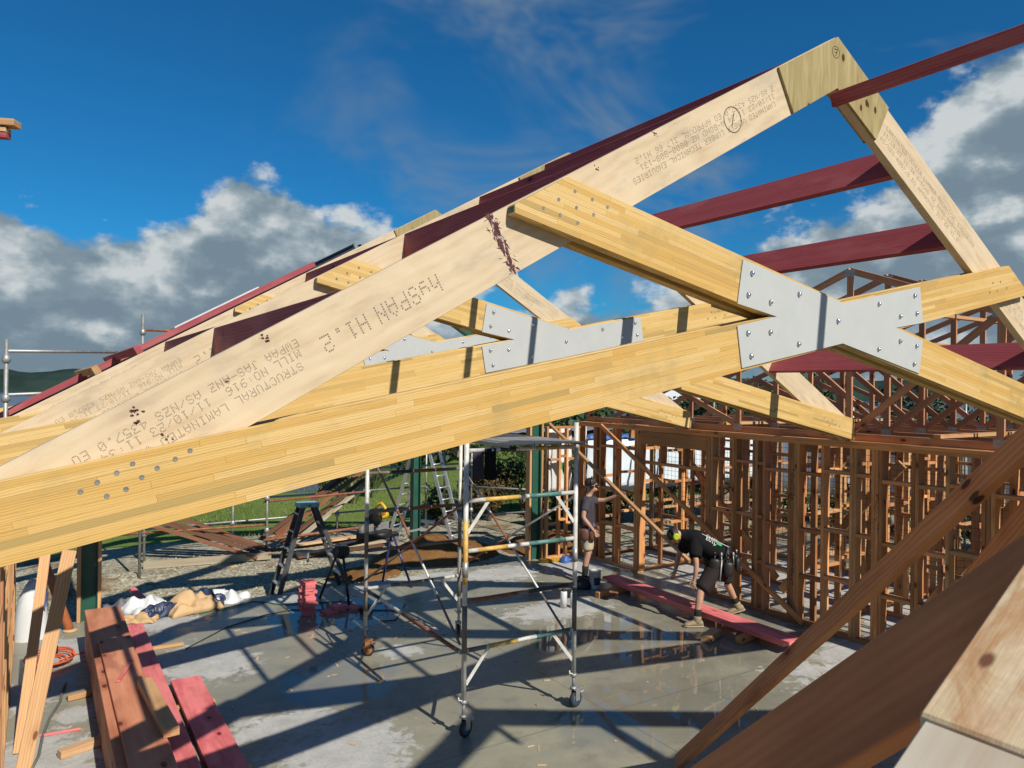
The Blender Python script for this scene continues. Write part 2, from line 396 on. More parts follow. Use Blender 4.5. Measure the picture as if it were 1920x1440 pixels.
def rafter_edge():
    m, n, b = newmat('rafter_edge'); v, r, o = ocoord(n, 3)
    g = n.noise(n.scale3(v, 9, 160, 160), 1.0, 6, .65); big = n.noise(n.scale3(v, 26, 45, 45), 1.0, 5, .6, .8); fl = n.noise(v, 220, 4, .7)
    c = n.ramp(n.math('ADD', n.math('MULTIPLY', g, .6), n.math('MULTIPLY', fl, .4)), [(.32, (.74, .60, .40)), (.68, (.54, .38, .20))])
    s3 = n.n('ShaderNodeSeparateXYZ'); n.link(o, s3.inputs[0])
    c = n.mix(n.smooth(big, .44, .60, 0, .85), c, (.46, .23, .095))
    vo = n.n('ShaderNodeTexVoronoi'); n.setin(vo.inputs['Vector'], n.scale3(v, 40, 70, 70)); vo.inputs['Scale'].default_value = 1
    sp = n.n('ShaderNodeSeparateColor'); n.link(vo.outputs['Color'], sp.inputs[0])
    c = n.mix(n.math('MULTIPLY', n.smooth(vo.outputs['Distance'], .20, .08), n.math('LESS_THAN', sp.outputs[0], .5)), c, (.16, .06, .025))
    n.setin(b.inputs['Base Color'], c); b.inputs['Roughness'].default_value = .75; n.setin(b.inputs['Normal'], n.bump(g, .5, .001))
rafter_edge()
def ply():
    m, n, b = newmat('plywood'); v, r, o = ocoord(n, 11)
    g = n.noise(n.scale3(v, 22, 22, 2.4), 1.0, 5, .6, 1.0)
    c = n.ramp(g, [(.3, (0.386, 0.315, 0.160)), (.7, (0.252, 0.197, 0.084))])
    vo = n.n('ShaderNodeTexVoronoi'); n.setin(vo.inputs['Vector'], n.scale3(v, 9, 9, 5.2)); vo.inputs['Scale'].default_value = 1
    sp = n.n('ShaderNodeSeparateColor'); n.link(vo.outputs['Color'], sp.inputs[0])
    k = n.math('MULTIPLY', n.smooth(vo.outputs['Distance'], .17, .11), n.math('LESS_THAN', sp.outputs[0], .80))
    h = n.math('MULTIPLY', n.smooth(vo.outputs['Distance'], .42, .1), n.math('LESS_THAN', sp.outputs[0], .80))
    c = n.mix(n.math('MULTIPLY', h, .5), c, (0.302, 0.197, 0.071)); c = n.mix(k, c, (0.046, 0.025, 0.013))
    n.setin(b.inputs['Base Color'], c); b.inputs['Roughness'].default_value = .75; b.inputs['Specular IOR Level'].default_value = .2
ply()
def plate_grey():
    m, n, b = newmat('plate_grey'); v, r, o = ocoord(n, 7)
    sc_ = n.noise(n.scale3(v, 60, 60, 3), 1.0, 3, .6); bl = n.noise(v, 5, 6, .65); fi = n.noise(v, 90, 3, .6)
    c = n.ramp(n.math('ADD', n.math('MULTIPLY', bl, .6), n.math('ADD', n.math('MULTIPLY', sc_, .2), n.math('MULTIPLY', fi, .2))), [(.30, (.40, .42, .42)), (.5, (.43, .45, .445)), (.70, (.455, .47, .465))])
    c = n.mix(n.smooth(n.noise(n.scale3(v, 3, 3, 9), 1.0, 6, .7), .62, .76, 0, .20), c, (.35, .335, .30))
    n.setin(b.inputs['Base Color'], c); n.setin(b.inputs['Roughness'], n.math('ADD', .38, n.math('MULTIPLY', bl, .3))); b.inputs['Specular IOR Level'].default_value = .4
plate_grey()
flat('chrome', (.80, .82, .84), .16, 1.0, .05)
flat('galv', (.36, .37, .36), .52, .6, .25, 14)
flat('screw_dull', (.20, .20, .19), .65, .3, .3, 40)
flat('nail_plate', (.40, .40, .40), .5, .7, .3, 30)
flat('tube_steel', (.36, .355, .33), .48, .55, .35, 9)
flat('scaff_white', (.56, .56, .52), .5, .1, .30, 11, bump=.1)
flat('scaff_grey', (.19, .165, .14), .6, .2, .35, 10)
flat('band_yellow', (.58, .36, .09), .5, 0, .3, 14)
flat('band_green', (.08, .19, .17), .5, 0, .5, 16)
flat('band_black', (.03, .032, .035), .5, 0, .4, 16)
flat('rust', (.26, .10, .05), .75, .1, .5, 12, bump=.3)
flat('alu', (.60, .62, .62), .38, .7, .15, 8)
flat('steel_green', (.02, .085, .06), .4, 0, .15, 5)
flat('steel_navy', (.012, .017, .035), .4, 0, .15, 5)
flat('black_plastic', (.015, .015, .017), .5, 0, .3, 20)
flat('black_gloss', (.012, .012, .014), .3, 0, .3, 20)
flat('ladder_black', (.045, .047, .05), .55, 0, .3, 12)
flat('ladder_cap', (.19, .38, .40), .5, 0, .12, 10)
flat('yellow_tool', (.62, .36, .025), .45, 0, .15, 10)
flat('blue_paint', (.03, .03, .13), .4, 0, .2, 10)
flat('orange_plastic', (.60, .10, .025), .45, 0, .15, 10)
flat('orange_pipe', (.42, .13, .05), .5, 0, .15, 10)
flat('white_plastic', (.60, .615, .61), .4, 0, .06, 6)
flat('white_wrap', (.62, .70, .76), .45, 0, .10, 2.5, bump=.2)
flat('blue_wrap', (.05, .12, .34), .5, 0, .3, 4)
flat('navy_print', (.018, .03, .075), .5, 0, .2, 6)
flat('kraft', (.50, .33, .165), .7, 0, .12, 6)
flat('grey_bag', (.11, .11, .13), .6, 0, .2, 6)
flat('ink', (.22, .18, .135), .8, 0, .45, 60, .1)
flat('ink_dark', (.045, .04, .035), .8, 0, .3, 40, .1)
flat('bark_stain', (.10, .045, .045), .85, 0, .5, 30, .1, bump=.5)
flat('bark_pale', (.50, .40, .36), .85, 0, .3, 30, .1)
flat('rubber', (.02, .022, .025), .7, 0, .2)
flat('wheel_blue', (.045, .085, .15), .5, 0, .2)
flat('caster_orange', (.36, .16, .06), .55, .1, .3, 20)
flat('cloth_dark', (.035, .025, .04), .9, 0, .3, 8)
flat('net', (.02, .02, .022), .8)
flat('roof_blue', (.055, .075, .10), .5, 0, .1, 3)
flat('house_wall', (.22, .25, .28), .7, 0, .1, 3)
flat('house_dark', (.012, .016, .022), .4, 0, .1, 3)
flat('window_glass', (.02, .03, .04), .08, 0, .05, 3, .6)
flat('far_white', (.66, .67, .66), .6, 0, .05, 3)
flat('far_roof', (.16, .10, .085), .7, 0, .2, 3)
flat('hose_green', (.02, .10, .07), .4)
flat('cable_black', (.012, .012, .012), .6)
flat('cable_grey', (.13, .125, .10), .6)
flat('skin', (.46, .26, .175), .5, 0, .12, 18, .4)
flat('shirt_grey', (.055, .05, .065), .9, 0, .2, 10, .15)
flat('shirt_black', (.009, .009, .010), .9, 0, .2, 10, .15)
flat('shorts_beige', (.42, .36, .27), .9, 0, .12, 10, .15)
flat('shorts_dark', (.028, .022, .022), .9, 0, .3, 10, .15)
flat('sock_black', (.01, .01, .011), .9)
flat('boot_grey', (.10, .10, .10), .7, 0, .4, 30)
flat('boot_tan', (.27, .21, .13), .8, 0, .25, 20)
flat('sole', (.35, .28, .18), .7)
flat('leather_brown', (.12, .05, .03), .6, 0, .4, 18)
flat('leather_black', (.018, .017, .017), .5, 0, .4, 18)
flat('hair_dark', (.02, .014, .01), .7, 0, .3, 40)
flat('muff_green', (.38, .50, .02), .5, 0, .08)
flat('print_green', (.03, .34, .13), .7)
flat('print_white', (.62, .62, .62), .7)

def concrete():
    m, n, b = newmat('concrete'); tc = n.n('ShaderNodeTexCoord'); v = tc.outputs['Object']
    nz = n.noise(v, .9, 8, .62, .5); nf = n.noise(v, 6, 8, .7, .6); nn = n.noise(v, 26, 5, .7)
    tot = None
    # patches that have dried out: centre and radius in metres
    for cx, cy, rx, ry in [(1.75, 9.35, .55, .8), (2.3, 6.55, .75, .75), (2.0, 7.3, .7, .35), (8.7, 11.1, 1.0, .6), (8.75, 5.25, 1.5, .95), (0.05, 7.5, .5, .8), (1.55, 11.2, .7, .35), (6.6, 9.0, .95, .5), (.35, 10.7, .35, .6), (7.0, 11.3, 1.0, .5), (5.4, 11.7, 1.3, .28), (3.9, 8.6, .3, .22), (3.3, 11.6, .6, .25), (11.0, 8.2, 1.9, 3.4), (13.5, 5.0, 1.0, 3.0), (-.1, 9.3, .3, .5), (.35, 8.6, .18, .2)]:
        d = n.vmath('LENGTH', n.vmath('MULTIPLY', n.vmath('SUBTRACT', v, (cx, cy, 0)), (1/rx, 1/ry, 0)), out=1)
        e = n.math('SUBTRACT', 1.0, d)
        tot = e if tot is None else n.math('MAXIMUM', tot, e)
    tot = n.math('MAXIMUM', tot, -1.2)
    dm = n.math('ADD', tot, n.math('ADD', n.math('MULTIPLY', n.math('SUBTRACT', nz, .5), 1.5), n.math('MULTIPLY', n.math('SUBTRACT', nf, .5), 2.6)))
    dry = n.smooth(dm, -.02, .30)
    wet = n.ramp(n.noise(v, .8, 6, .6, .4), [(.3, (.20, .196, .155)), (.55, (.255, .245, .185)), (.75, (.32, .30, .215))])
    wet = n.mix(n.smooth(n.noise(v, 2.3, 7, .65), .5, .72, 0, .5), wet, (.11, .115, .105))
    dryc = n.ramp(n.math('ADD', n.math('MULTIPLY', nn, .4), n.math('MULTIPLY', n.noise(v, 3.5, 8, .7), .6)), [(.32, (.27, .27, .25)), (.52, (.40, .40, .38)), (.7, (.52, .52, .50))])
    c = n.mix(dry, wet, dryc)
    c = n.mix(n.smooth(nn, .62, .72, 0, .35), c, (.12, .115, .10))
    s3 = n.n('ShaderNodeSeparateXYZ'); n.link(v, s3.inputs[0])
    for ax_, off in ((0, 4.98), (1, 5.9)):
        ln = n.smooth(n.math('ABSOLUTE', n.math('SUBTRACT', s3.outputs[ax_], off)), .006, .003, 0, .75); c = n.mix(ln, c, (.05, .05, .045))
    # standing water: darker, mirror smooth
    pd = None
    for cx, cy, rx, ry in [(7.3, 6.9, 1.5, 1.1), (3.6, 10.5, 1.1, .9), (5.6, 5.6, 1.5, .9), (6.4, 7.9, 1.1, .8), (2.9, 8.0, .7, .7), (10.5, 4.2, 2.0, 1.6)]:
        d = n.vmath('LENGTH', n.vmath('MULTIPLY', n.vmath('SUBTRACT', v, (cx, cy, 0)), (1/rx, 1/ry, 0)), out=1)
        e = n.math('SUBTRACT', 1.0, d); pd = e if pd is None else n.math('MAXIMUM', pd, e)
    pud = n.smooth(n.math('ADD', pd, n.math('MULTIPLY', n.math('SUBTRACT', nz, .5), 1.6)), .0, .25)
    pud = n.math('MULTIPLY', pud, n.math('SUBTRACT', 1, dry))
    c = n.mix(n.math('MULTIPLY', pud, .35), c, (.16, .155, .125))
    n.setin(b.inputs['Base Color'], c)
    rw = n.math('ADD', .16, n.math('MULTIPLY', nf, .22))
    rw = n.math('MULTIPLY', rw, n.math('SUBTRACT', 1, n.math('MULTIPLY', pud, .93)))
    n.setin(b.inputs['Roughness'], n.math('ADD', n.math('MULTIPLY', rw, n.math('SUBTRACT', 1, dry)), n.math('MULTIPLY', dry, .85)))
    n.setin(b.inputs['Specular IOR Level'], n.math('ADD', .14, n.math('MULTIPLY', pud, .32)))
    h = n.math('MULTIPLY', nn, n.math('SUBTRACT', 1.02, pud))
    n.setin(b.inputs['Normal'], n.bump(h, .10, .004))
concrete()
def ground():
    m, n, b = newmat('ground'); tc = n.n('ShaderNodeTexCoord'); v = tc.outputs['Object']
    vo = n.n('ShaderNodeTexVoronoi'); n.setin(vo.inputs['Vector'], v); vo.inputs['Scale'].default_value = 22
    sp = n.n('ShaderNodeSeparateColor'); n.link(vo.outputs['Color'], sp.inputs[0])
    gv = n.ramp(sp.outputs[0], [(0, (.17, .155, .105)), (.5, (.30, .275, .195)), (1, (.44, .41, .31))])
    mud = n.ramp(n.noise(v, 3, 7, .65), [(.3, (.11, .065, .03)), (.7, (.22, .13, .06))])
    mm = n.smooth(n.noise(v, .55, 6, .6), .52, .66)
    near = n.mix(mm, gv, mud)
    g1 = n.noise(v, .35, 5, .6); g2 = n.noise(v, 9, 6, .7)
    gr = n.ramp(n.math('ADD', n.math('MULTIPLY', g1, .5), n.math('MULTIPLY', g2, .5)), [(.3, (.07, .115, .02)), (.5, (.125, .18, .035)), (.7, (.23, .25, .085))])
    s3 = n.n('ShaderNodeSeparateXYZ'); n.link(v, s3.inputs[0])
    gm = n.smooth(n.math('ADD', s3.outputs[1], n.math('MULTIPLY', n.math('SUBTRACT', n.noise(v, 1.2, 5), .5), 1.6)), 17.4, 17.9)
    c = n.mix(gm, near, gr)
    n.setin(b.inputs['Base Color'], c); b.inputs['Roughness'].default_value = .92; b.inputs['Specular IOR Level'].default_value = .15
    n.setin(b.inputs['Normal'], n.bump(n.math('ADD', n.math('MULTIPLY', sp.outputs[0], .5), g2), .7, .03))
ground()
def dirt():
    m, n, b = newmat('dirt'); tc = n.n('ShaderNodeTexCoord'); v = tc.outputs['Object']
    a = n.noise(v, 2.2, 8, .7); f = n.noise(v, 30, 5, .7)
    c = n.ramp(n.math('ADD', n.math('MULTIPLY', a, .6), n.math('MULTIPLY', f, .4)), [(.3, (.10, .048, .02)), (.52, (.19, .095, .036)), (.75, (.27, .15, .065))])
    n.setin(b.inputs['Base Color'], c); b.inputs['Roughness'].default_value = .95; b.inputs['Specular IOR Level'].default_value = .1
    n.setin(b.inputs['Normal'], n.bump(f, .9, .02))
dirt()
def leafmat(name, a, bcol, trans=.25):
    m, n, b = newmat(name); g = n.n('ShaderNodeNewGeometry')
    c = n.ramp(g.outputs['Random Per Island'], [(0, a), (1, bcol)])
    n.setin(b.inputs['Base Color'], c); b.inputs['Roughness'].default_value = .6; b.inputs['Specular IOR Level'].default_value = .3
leafmat('leaf', (.018, .035, .010), (.075, .115, .028))
leafmat('leaf_brown', (.045, .035, .014), (.12, .09, .03))
leafmat('leaf_flax', (.05, .09, .025), (.16, .20, .08))
leafmat('leaf_far', (.016, .032, .016), (.055, .085, .032))
flat('bark', (.09, .065, .045), .9, 0, .3, 8)
flat('lake', (.05, .08, .095), .25, 0, .1, .02)
flat('hill', (.022, .040, .034), .95, 0, .45, .02, .05)
# ------------------------------------------------------------------ ground, slab, water, hills
def ground_sheet():
    rings = [0, 3, 6, 9, 12, 14, 16, 18, 20, 24, 30, 36, 43, 50, 60, 75, 90, 120, 200, 500, 1500, 4000]; seg = 144
    v = [(6, 6, -.16)]; f = []
    for r in rings[1:]:
        for j in range(seg):
            a = 2*math.pi*j/seg; x, y = 6 + r*math.sin(a), 6 + r*math.cos(a)
            z = -.16 + .05*noise.noise((x*.7, y*.7, 0))
            if r > 12: z += .25*min(1, (r-12)/20) - .10
            az_ = math.degrees(math.atan2(x, y)); k = min(1, max(0, (27-az_)/6)) if y > 0 else 1      # the land falls away to the left
            if r > 18: z -= k*min(12, (r-18)*.155)
            if r > 60: z -= (1-k)*min(12, (r-60)*.14)
            v.append((x, y, z))
    for j in range(seg): f.append((0, 1+j, 1+(j+1) % seg))
    for i in range(len(rings)-2):
        for j in range(seg):
            a, b = 1+i*seg+j, 1+i*seg+(j+1) % seg; f.append((a, a+seg, b+seg, b))
    me = mesh_from('ground', v, [tuple(reversed(q)) for q in f], MAT['ground'], True)
    bm = bmesh.new(); bm.from_mesh(me); bmesh.ops.recalc_face_normals(bm, faces=bm.faces)
    if sum(q.normal.z for q in bm.faces) < 0: bmesh.ops.reverse_faces(bm, faces=bm.faces)
    bm.to_mesh(me); bm.free()
    meta(put(bpy.data.objects.new('ground', me), Matrix.Identity(4)), 'gravel and lawn ground around the building site', None, None, 'structure')
ground_sheet()
meta(MB().box((-.36, -4, -.5), (16.4, 11.92, 0)).build('slab', MAT['concrete']), 'wet grey concrete floor slab of the new building', None, None, 'structure')
lk = MB().add([(-3500, 150, -7.5), (3500, 150, -7.5), (3500, 3900, -7.5), (-3500, 3900, -7.5)], [(0, 1, 2, 3)]).build('lake', MAT['lake'])
meta(lk, 'grey blue water in the far distance', None, None, 'structure')
def hills():
    v = []; f = []; n = 220
    for i in range(n+1):
        a = R(-40 + 130*i/n)
        h = 16 + 9*noise.noise((i*.045, 3.1, 0)) + 5*noise.noise((i*.17, 9, 0)) + 2.6*noise.noise((i*.9, 5, 0)) + 1.6*noise.noise((i*2.3, 1, 0))
        for r, z in ((880, -8), (900, h*.45-2), (930, h*.8), (960, h), (1100, h*.6), (1300, -8)):
            v.append((r*math.sin(a), r*math.cos(a), z + (noise.noise((i*1.7, r, 0))*1.2 if z > 0 else 0)))
    for i in range(n):
        for k in range(5):
            a = i*6+k; f.append((a, a+6, a+7, a+1))
    meta(put(bpy.data.objects.new('hills', mesh_from('hills', v, f, MAT['hill'])), Matrix.Identity(4)), 'dark wooded hills beyond the water', None, None, 'structure')
hills()

# ------------------------------------------------------------------ dot-matrix lettering
F5 = {'-':'0808080808','.':'0060600000','/':'2010080402','0':'3E5149453E','1':'00427F4000','2':'7249494946','3':'2141494D33','4':'1814127F10','5':'2745454539','6':'3C4A494931','7':'4121110907','8':'3649494936','9':'464949291E',':':'0000140000','A':'7C1211127C','B':'7F49494936','C':'3E41414122','D':'7F4141413E','E':'7F49494941','F':'7F09090901','G':'3E41415173','H':'7F0808087F','I':'00417F4100','J':'2040413F01','K':'7F08142241','L':'7F40404040','M':'7F021C027F','N':'7F0408107F','O':'3E4141413E','P':'7F09090906','Q':'3E4151215E','R':'7F09192946','S':'2649494932','T':'03017F0103','U':'3F4040403F','V':'1F2040201F','W':'3F4038403F','X':'6314081463','Y':'0304780403','Z':'6159494D43','h':'7F08040478','y':'0C5050503C','b':'7F48444438','u':'3C4040207C','i':'00447D4000','s':'4854545420','t':'043F444020','a':'2054547840','n':'7C08040478','l':'00417F4000','e':'3854545418'}
def dots(mb, text, org, ux, uz, nrm, pitch, h, fill=.62, lift=.0012, wf=.78):
    """5x7 dot lettering: org = lower left of the first letter, ux reading direction, uz letter-up"""
    ux, uz, nrm = Vector(ux), Vector(uz), Vector(nrm); org = Vector(org) + nrm*lift
    px, pz = pitch*wf/5, h/7
    for k, ch in enumerate(text):
        if ch == ' ': continue
        cols = bytes.fromhex(F5[ch])
        for c in range(5):
            for r in range(7):
                if cols[c] >> r & 1:
                    p = org + ux*(k*pitch + c*px) + uz*((6-r)*pz)
                    a, b = ux*px*fill, uz*pz*fill
                    mb.add([p, p+a, p+a+b, p+b], [(0, 1, 2, 3)])
    return mb

# ------------------------------------------------------------------ scissor trusses
VA, ZA, MR = 4.458, 5.6765, .5801            # apex and rafter slope
A0, A1 = 3.9096, .2023                       # crossing height of the chord tops and their slope
RD, CD = .302, .278                          # rafter and chord depth
U7, SP = 2.972, 2.9616
WL, WR = -.27, 9.19
TC, TR = .063, .060                          # ply thicknesses
cr, ca = math.sqrt(1+MR*MR), math.sqrt(1+A1*A1)
def strip(slope, top_at, depth, x0, x1):
    """band below the line z = top_at + slope*(x-VA)"""
    dz = depth*math.sqrt(1+slope*slope)
    return [(x0, top_at+slope*(x0-VA)), (x1, top_at+slope*(x1-VA)), (x1, top_at+slope*(x1-VA)-dz), (x0, top_at+slope*(x0-VA)-dz)]
def below(poly, slope, top):   return clip(poly, -slope, 1, top-slope*VA)     # z <= top + slope (x-VA)
def above(poly, slope, top):   return clip(poly, slope, -1, -(top-slope*VA))
FRONT = []
def make_truss(u, label):
    t = thing('scissor_truss', (VA, u, 2.6), label, 'roof truss', 'scissor trusses over the slab')
    r0, r1 = u+TC+.002, u+TC+.002+TR
    heel = 2.66
    # rafters (laminated veneer lumber)
    pl = clip(strip(MR, ZA, RD, WL-.45, VA-.0015), 0, -1, -2.62)
    rl = plate('rafter', pl, r0, r1, MAT['lvl'], t, (1, MR))
    pr = clip(strip(-MR, ZA, RD, VA+.0015, WR+.12), 0, -1, -2.66)
    rr = plate('rafter', pr, r0, r1, MAT['lvl'], t, (1, -MR))
    # printed marks on the left rafter: upside down, reading from the ridge towards the eave
    sx = Vector((1, 0, MR)).normalized(); dz = Vector((-MR, 0, 1)).normalized(); nf = Vector((0, -1, 0))
    def on_left(V, below_top):
        V -= below_top*MR/cr
        return Vector((V, r0, ZA-MR*(VA-V))) - dz*below_top
    mb = MB(); dots(mb, 'hySPAN', on_left(1.515, .122), -sx, -dz, nf, .0600, .085, wf=.78)
    dots(mb, 'H1.2', on_left(1.175, .126), -sx, -dz, nf, .0600, .078); mb.build('printed_mark', MAT['ink'], rl, kind='stuff')
    mb = MB()
    dots(mb, 'STRUCTURAL LAMINATED VENEER', on_left(.905, .176), -sx, -dz, nf, .0305, .035)
    dots(mb, 'MILL NO:916  11/10/23 11:34', on_left(.895, .126), -sx, -dz, nf, .0305, .035)
    dots(mb, 'EWPAA JAS-ANZ AS/NZS 4357.0 EO', on_left(.885, .084), -sx, -dz, nf, .0305, .035)
    mb.build('printed_mark', MAT['ink'], rl, kind='stuff')
    mb = MB()
    dots(mb, 'LAMINATED VENEER LUMBER TECHNICAL ENQUIRIES', on_left(3.84, .176), -sx, -dz, nf, .0312, .034)
    dots(mb, '11/10/23 11:34 A-BOND NZ 0800-808-131', on_left(3.83, .128), -sx, -dz, nf, .0345, .034)
    dots(mb, 'Z AS/NZS 4357.0 EO APPROVAL 317 66 H1.2', on_left(3.82, .084), -sx, -dz, nf, .0335, .034)
    mb.build('printed_mark', MAT['ink'], rl, kind='stuff')
    s2 = Vector((1, 0, -MR)).normalized(); d2 = Vector((MR, 0, 1)).normalized()
    def on_right(V, bt): return Vector((V, r0, ZA-MR*(V-VA))) - d2*bt
    mb = MB()
    for j, (V0, w1) in enumerate(((5.12, .0330), (6.9, .0330))):
        dots(mb, 'LAMINATED VENEER LUMBER TECHNICAL ENQUIRIES' if j == 0 else 'STRUCTURAL LAMINATED VENEER', on_right(V0, .13), s2, d2, nf, w1, .034)
        dots(mb, '11/10/23 11:34 A-BOND NZ 0800-808-131' if j == 0 else 'MILL NO:916 11/10/23', on_right(V0-.01, .185), s2, d2, nf, w1, .034)
        dots(mb, 'AS/NZS 4357.0 EO APPROVAL 317 66 H1.2' if j == 0 else 'EWPAA JAS-ANZ', on_right(V0-.02, .24), s2, d2, nf, w1, .034)
    mb.build('printed_mark', MAT['ink'], rr, kind='stuff')
    # chords: one ply each side of the rafters, crossing in one plane
    for k, (c0, c1) in enumerate(((u, u+TC), (r1+.002, r1+.002+TC))):
        pa = below(strip(A1, A0, CD, WL-.45, WR), -MR, ZA-.004); pa = clip(clip(pa, 0, -1, -2.62), -1, 0, -(WL-.30))
        c = plate('chord', pa, c0, c1, MAT['glulam'], t, (1, A1), .003)
        pb = below(strip(-A1, A0, CD, WL, WR+.02), MR, ZA-.004); pb = clip(pb, -1, 0, -1.895)
        p1 = above(pb, A1, A0+.001); p2 = below(pb, A1, A0-CD*ca-.001)
        b1 = plate('chord', p1, c0, c1, MAT['glulam'], t, (1, -A1), .003)
        b2 = plate('chord', p2, c0, c1, MAT['glulam'], t, (1, -A1), .003)
        if k == 0:
            FRONT.extend([(c, pa, A1), (b1, p1, -A1), (b2, p2, -A1)])
            endp = [(1.895, ZA-MR*(VA-1.895)-.012), (1.8955, ZA-MR*(VA-1.895)-.012)]
            zt = ZA-MR*(VA-1.895); zb = A0-A1*(1.895-VA)-CD*ca
            plate('end_seal', [(1.8925, zt-.012), (1.8945, zt-.012), (1.8945, zb+.006), (1.8925, zb+.006)], c0+.004, c1-.004, MAT['steel_green'], b1, None, 0)
            for V, z in [(.13, 2.94), (.21, 2.92), (.18, 2.97), (.24, 3.0), (.29, 3.03), (.27, 2.94), (.32, 2.98), (.37, 3.01), (.43, 3.04), (.48, 3.07)]: screw(c, V, z, u)
            for V, z in [(2.25, 4.30), (2.36, 4.275), (2.46, 4.25), (2.06, 4.19), (2.16, 4.17), (2.27, 4.145), (2.26, 4.22), (2.37, 4.20), (2.15, 4.245)]: screw(b1, V, z, u)
            for V, z in [(8.55, 2.97), (8.63, 2.93), (8.72, 2.93), (8.66, 2.87), (8.80, 2.88), (8.88, 2.86)]: screw(b2, V, z, u)
            for V, z in [(6.45, 4.20), (6.57, 4.22), (6.52, 4.14), (6.68, 4.18), (6.40, 4.12)]: screw(c, V, z, u)
    # steel cross plates, front and back
    X = [(3.48, 4.085), (3.43, 3.825), (3.80, 3.765), (3.43, 3.692), (3.48, 3.445), (4.40, 3.635), (5.29, 3.455), (5.36, 3.70), (5.03, 3.785), (5.36, 3.86), (5.30, 4.085), (4.458, 3.912)]
    X = [(3.485, 4.086), (3.44, 3.822), (3.79, 3.768), (3.44, 3.692), (3.485, 3.446), (4.458, 3.632), (5.375, 3.452), (5.42, 3.692), (5.08, 3.768), (5.42, 3.822), (5.375, 4.080), (4.458, 3.898)]
    for k, (c0, c1) in enumerate(((u-.0105, u-.0045), (r1+TC+.0025, r1+TC+.0085))):
        sp_ = plate('cross_plate', X, c0, c1, MAT['plate_grey'], t, None, .0012)
        if k == 0:
            for V, z in [(3.56, 4.01), (3.53, 3.88), (3.73, 3.85), (4.0, 3.92), (3.53, 3.655), (3.73, 3.67), (4.0, 3.61), (3.56, 3.52), (4.40, 3.775), (4.86, 3.92), (5.12, 3.85), (5.30, 4.01), (5.33, 3.885), (4.86, 3.61), (5.12, 3.675), (5.33, 3.65), (5.30, 3.52)]:
                bolt(sp_, V, z, c0)
    # plywood gusset at the ridge
    L = .69
    G = [(VA, ZA-.003)]
    for s in (1, -1):
        e = Vector((VA + s*L/cr*1.0, ZA-.003 - MR*L/cr)); nn_ = Vector((-s*MR, -1)).normalized()
        q = e + nn_*(RD-.006)
        G += [tuple(e), tuple(q)] if s == 1 else [tuple(q), tuple(e)]
        if s == 1: G.append((VA, ZA-.003-(RD-.006)*cr))
    for k, (c0, c1) in enumerate(((u+TC-.016, u+TC+.0015), (r1+.0005, r1+.018))):
        g = plate('gusset', G, c0, c1, MAT['plywood'], t, None, .001)
        if k == 0: gus = g
    return t, gus, rl
_sm = {}
def screw(par, V, z, u):
    if 's' not in _sm:
        mb = MB().lathe((0, 0, 0), (0, -1, 0), [(.0092, -.001), (.0092, .0010), (.0078, .0013), (.0052, .0008), (.0044, .0004)], 12)
        _sm['s'] = mesh_from('screw', mb.v, mb.f, MAT['screw_dull'])
    put(bpy.data.objects.new('screw', _sm['s']), Matrix.Translation((V, u-.0025, z)), par)
def bolt(par, V, z, u):
    if 'b' not in _sm:
        mb = MB().lathe((0, 0, 0), (0, -1, 0), [(.0165, -.001), (.0165, .0025), (.0138, .003), (.0132, .009), (.011, .0135), (.007, .016), (.0025, .017)], 16)
        me = mesh_from('bolt', mb.v, mb.f, MAT['chrome']); me.polygons.foreach_set('use_smooth', mb.sm); _sm['b'] = me
    put(bpy.data.objects.new('bolt', _sm['b']), Matrix.Translation((V, u, z)), par)

T7, G7, R7 = make_truss(U7, 'nearest scissor truss with glulam cross and a circled 7 on its ridge gusset')
def ring(mb, c, r, w, nrm=(0, -1, 0), n=40, sx=1., lift=.0015):
    c = Vector(c) + Vector(nrm)*lift; k = len(mb.v)
    for i in range(n):
        a = 2*math.pi*i/n
        for q in (r-w, r+w): mb.v.append(c + Vector((math.cos(a)*q*sx, 0, math.sin(a)*q)))
    for i in range(n):
        j = (i+1) % n; mb.f.append((k+2*i, k+2*i+1, k+2*j+1, k+2*j)); mb.sm.append(False)
def stroke(mb, pts, w, y):
    for p, q in zip(pts, pts[1:]):
        p, q = Vector((p[0], y, p[1])), Vector((q[0], y, q[1])); d = (q-p).normalized(); s_ = Vector((-d.z, 0, d.x))*w
        mb.add([p-s_, q-s_, q+s_, p+s_], [(0, 1, 2, 3)])
# hand-written marks only on the nearest truss
gy = U7+TC-.0165
mb = MB(); ring(mb, (4.435, gy+.001, 5.565), .038, .002); stroke(mb, [(4.418, 5.583), (4.452, 5.585), (4.432, 5.540)], .0025, gy-.0008); stroke(mb, [(4.427, 5.562), (4.449, 5.564)], .002, gy-.0008)
mb.build('written_mark', MAT['ink_dark'], G7, kind='stuff')
ry = U7+TC+.002
mb = MB(); ring(mb, (3.465, ry, 4.925), .075, .0022); stroke(mb, [(3.475, 4.965), (3.46, 4.885)], .003, ry-.001); mb.build('written_mark', MAT['ink_dark'], R7, kind='stuff')
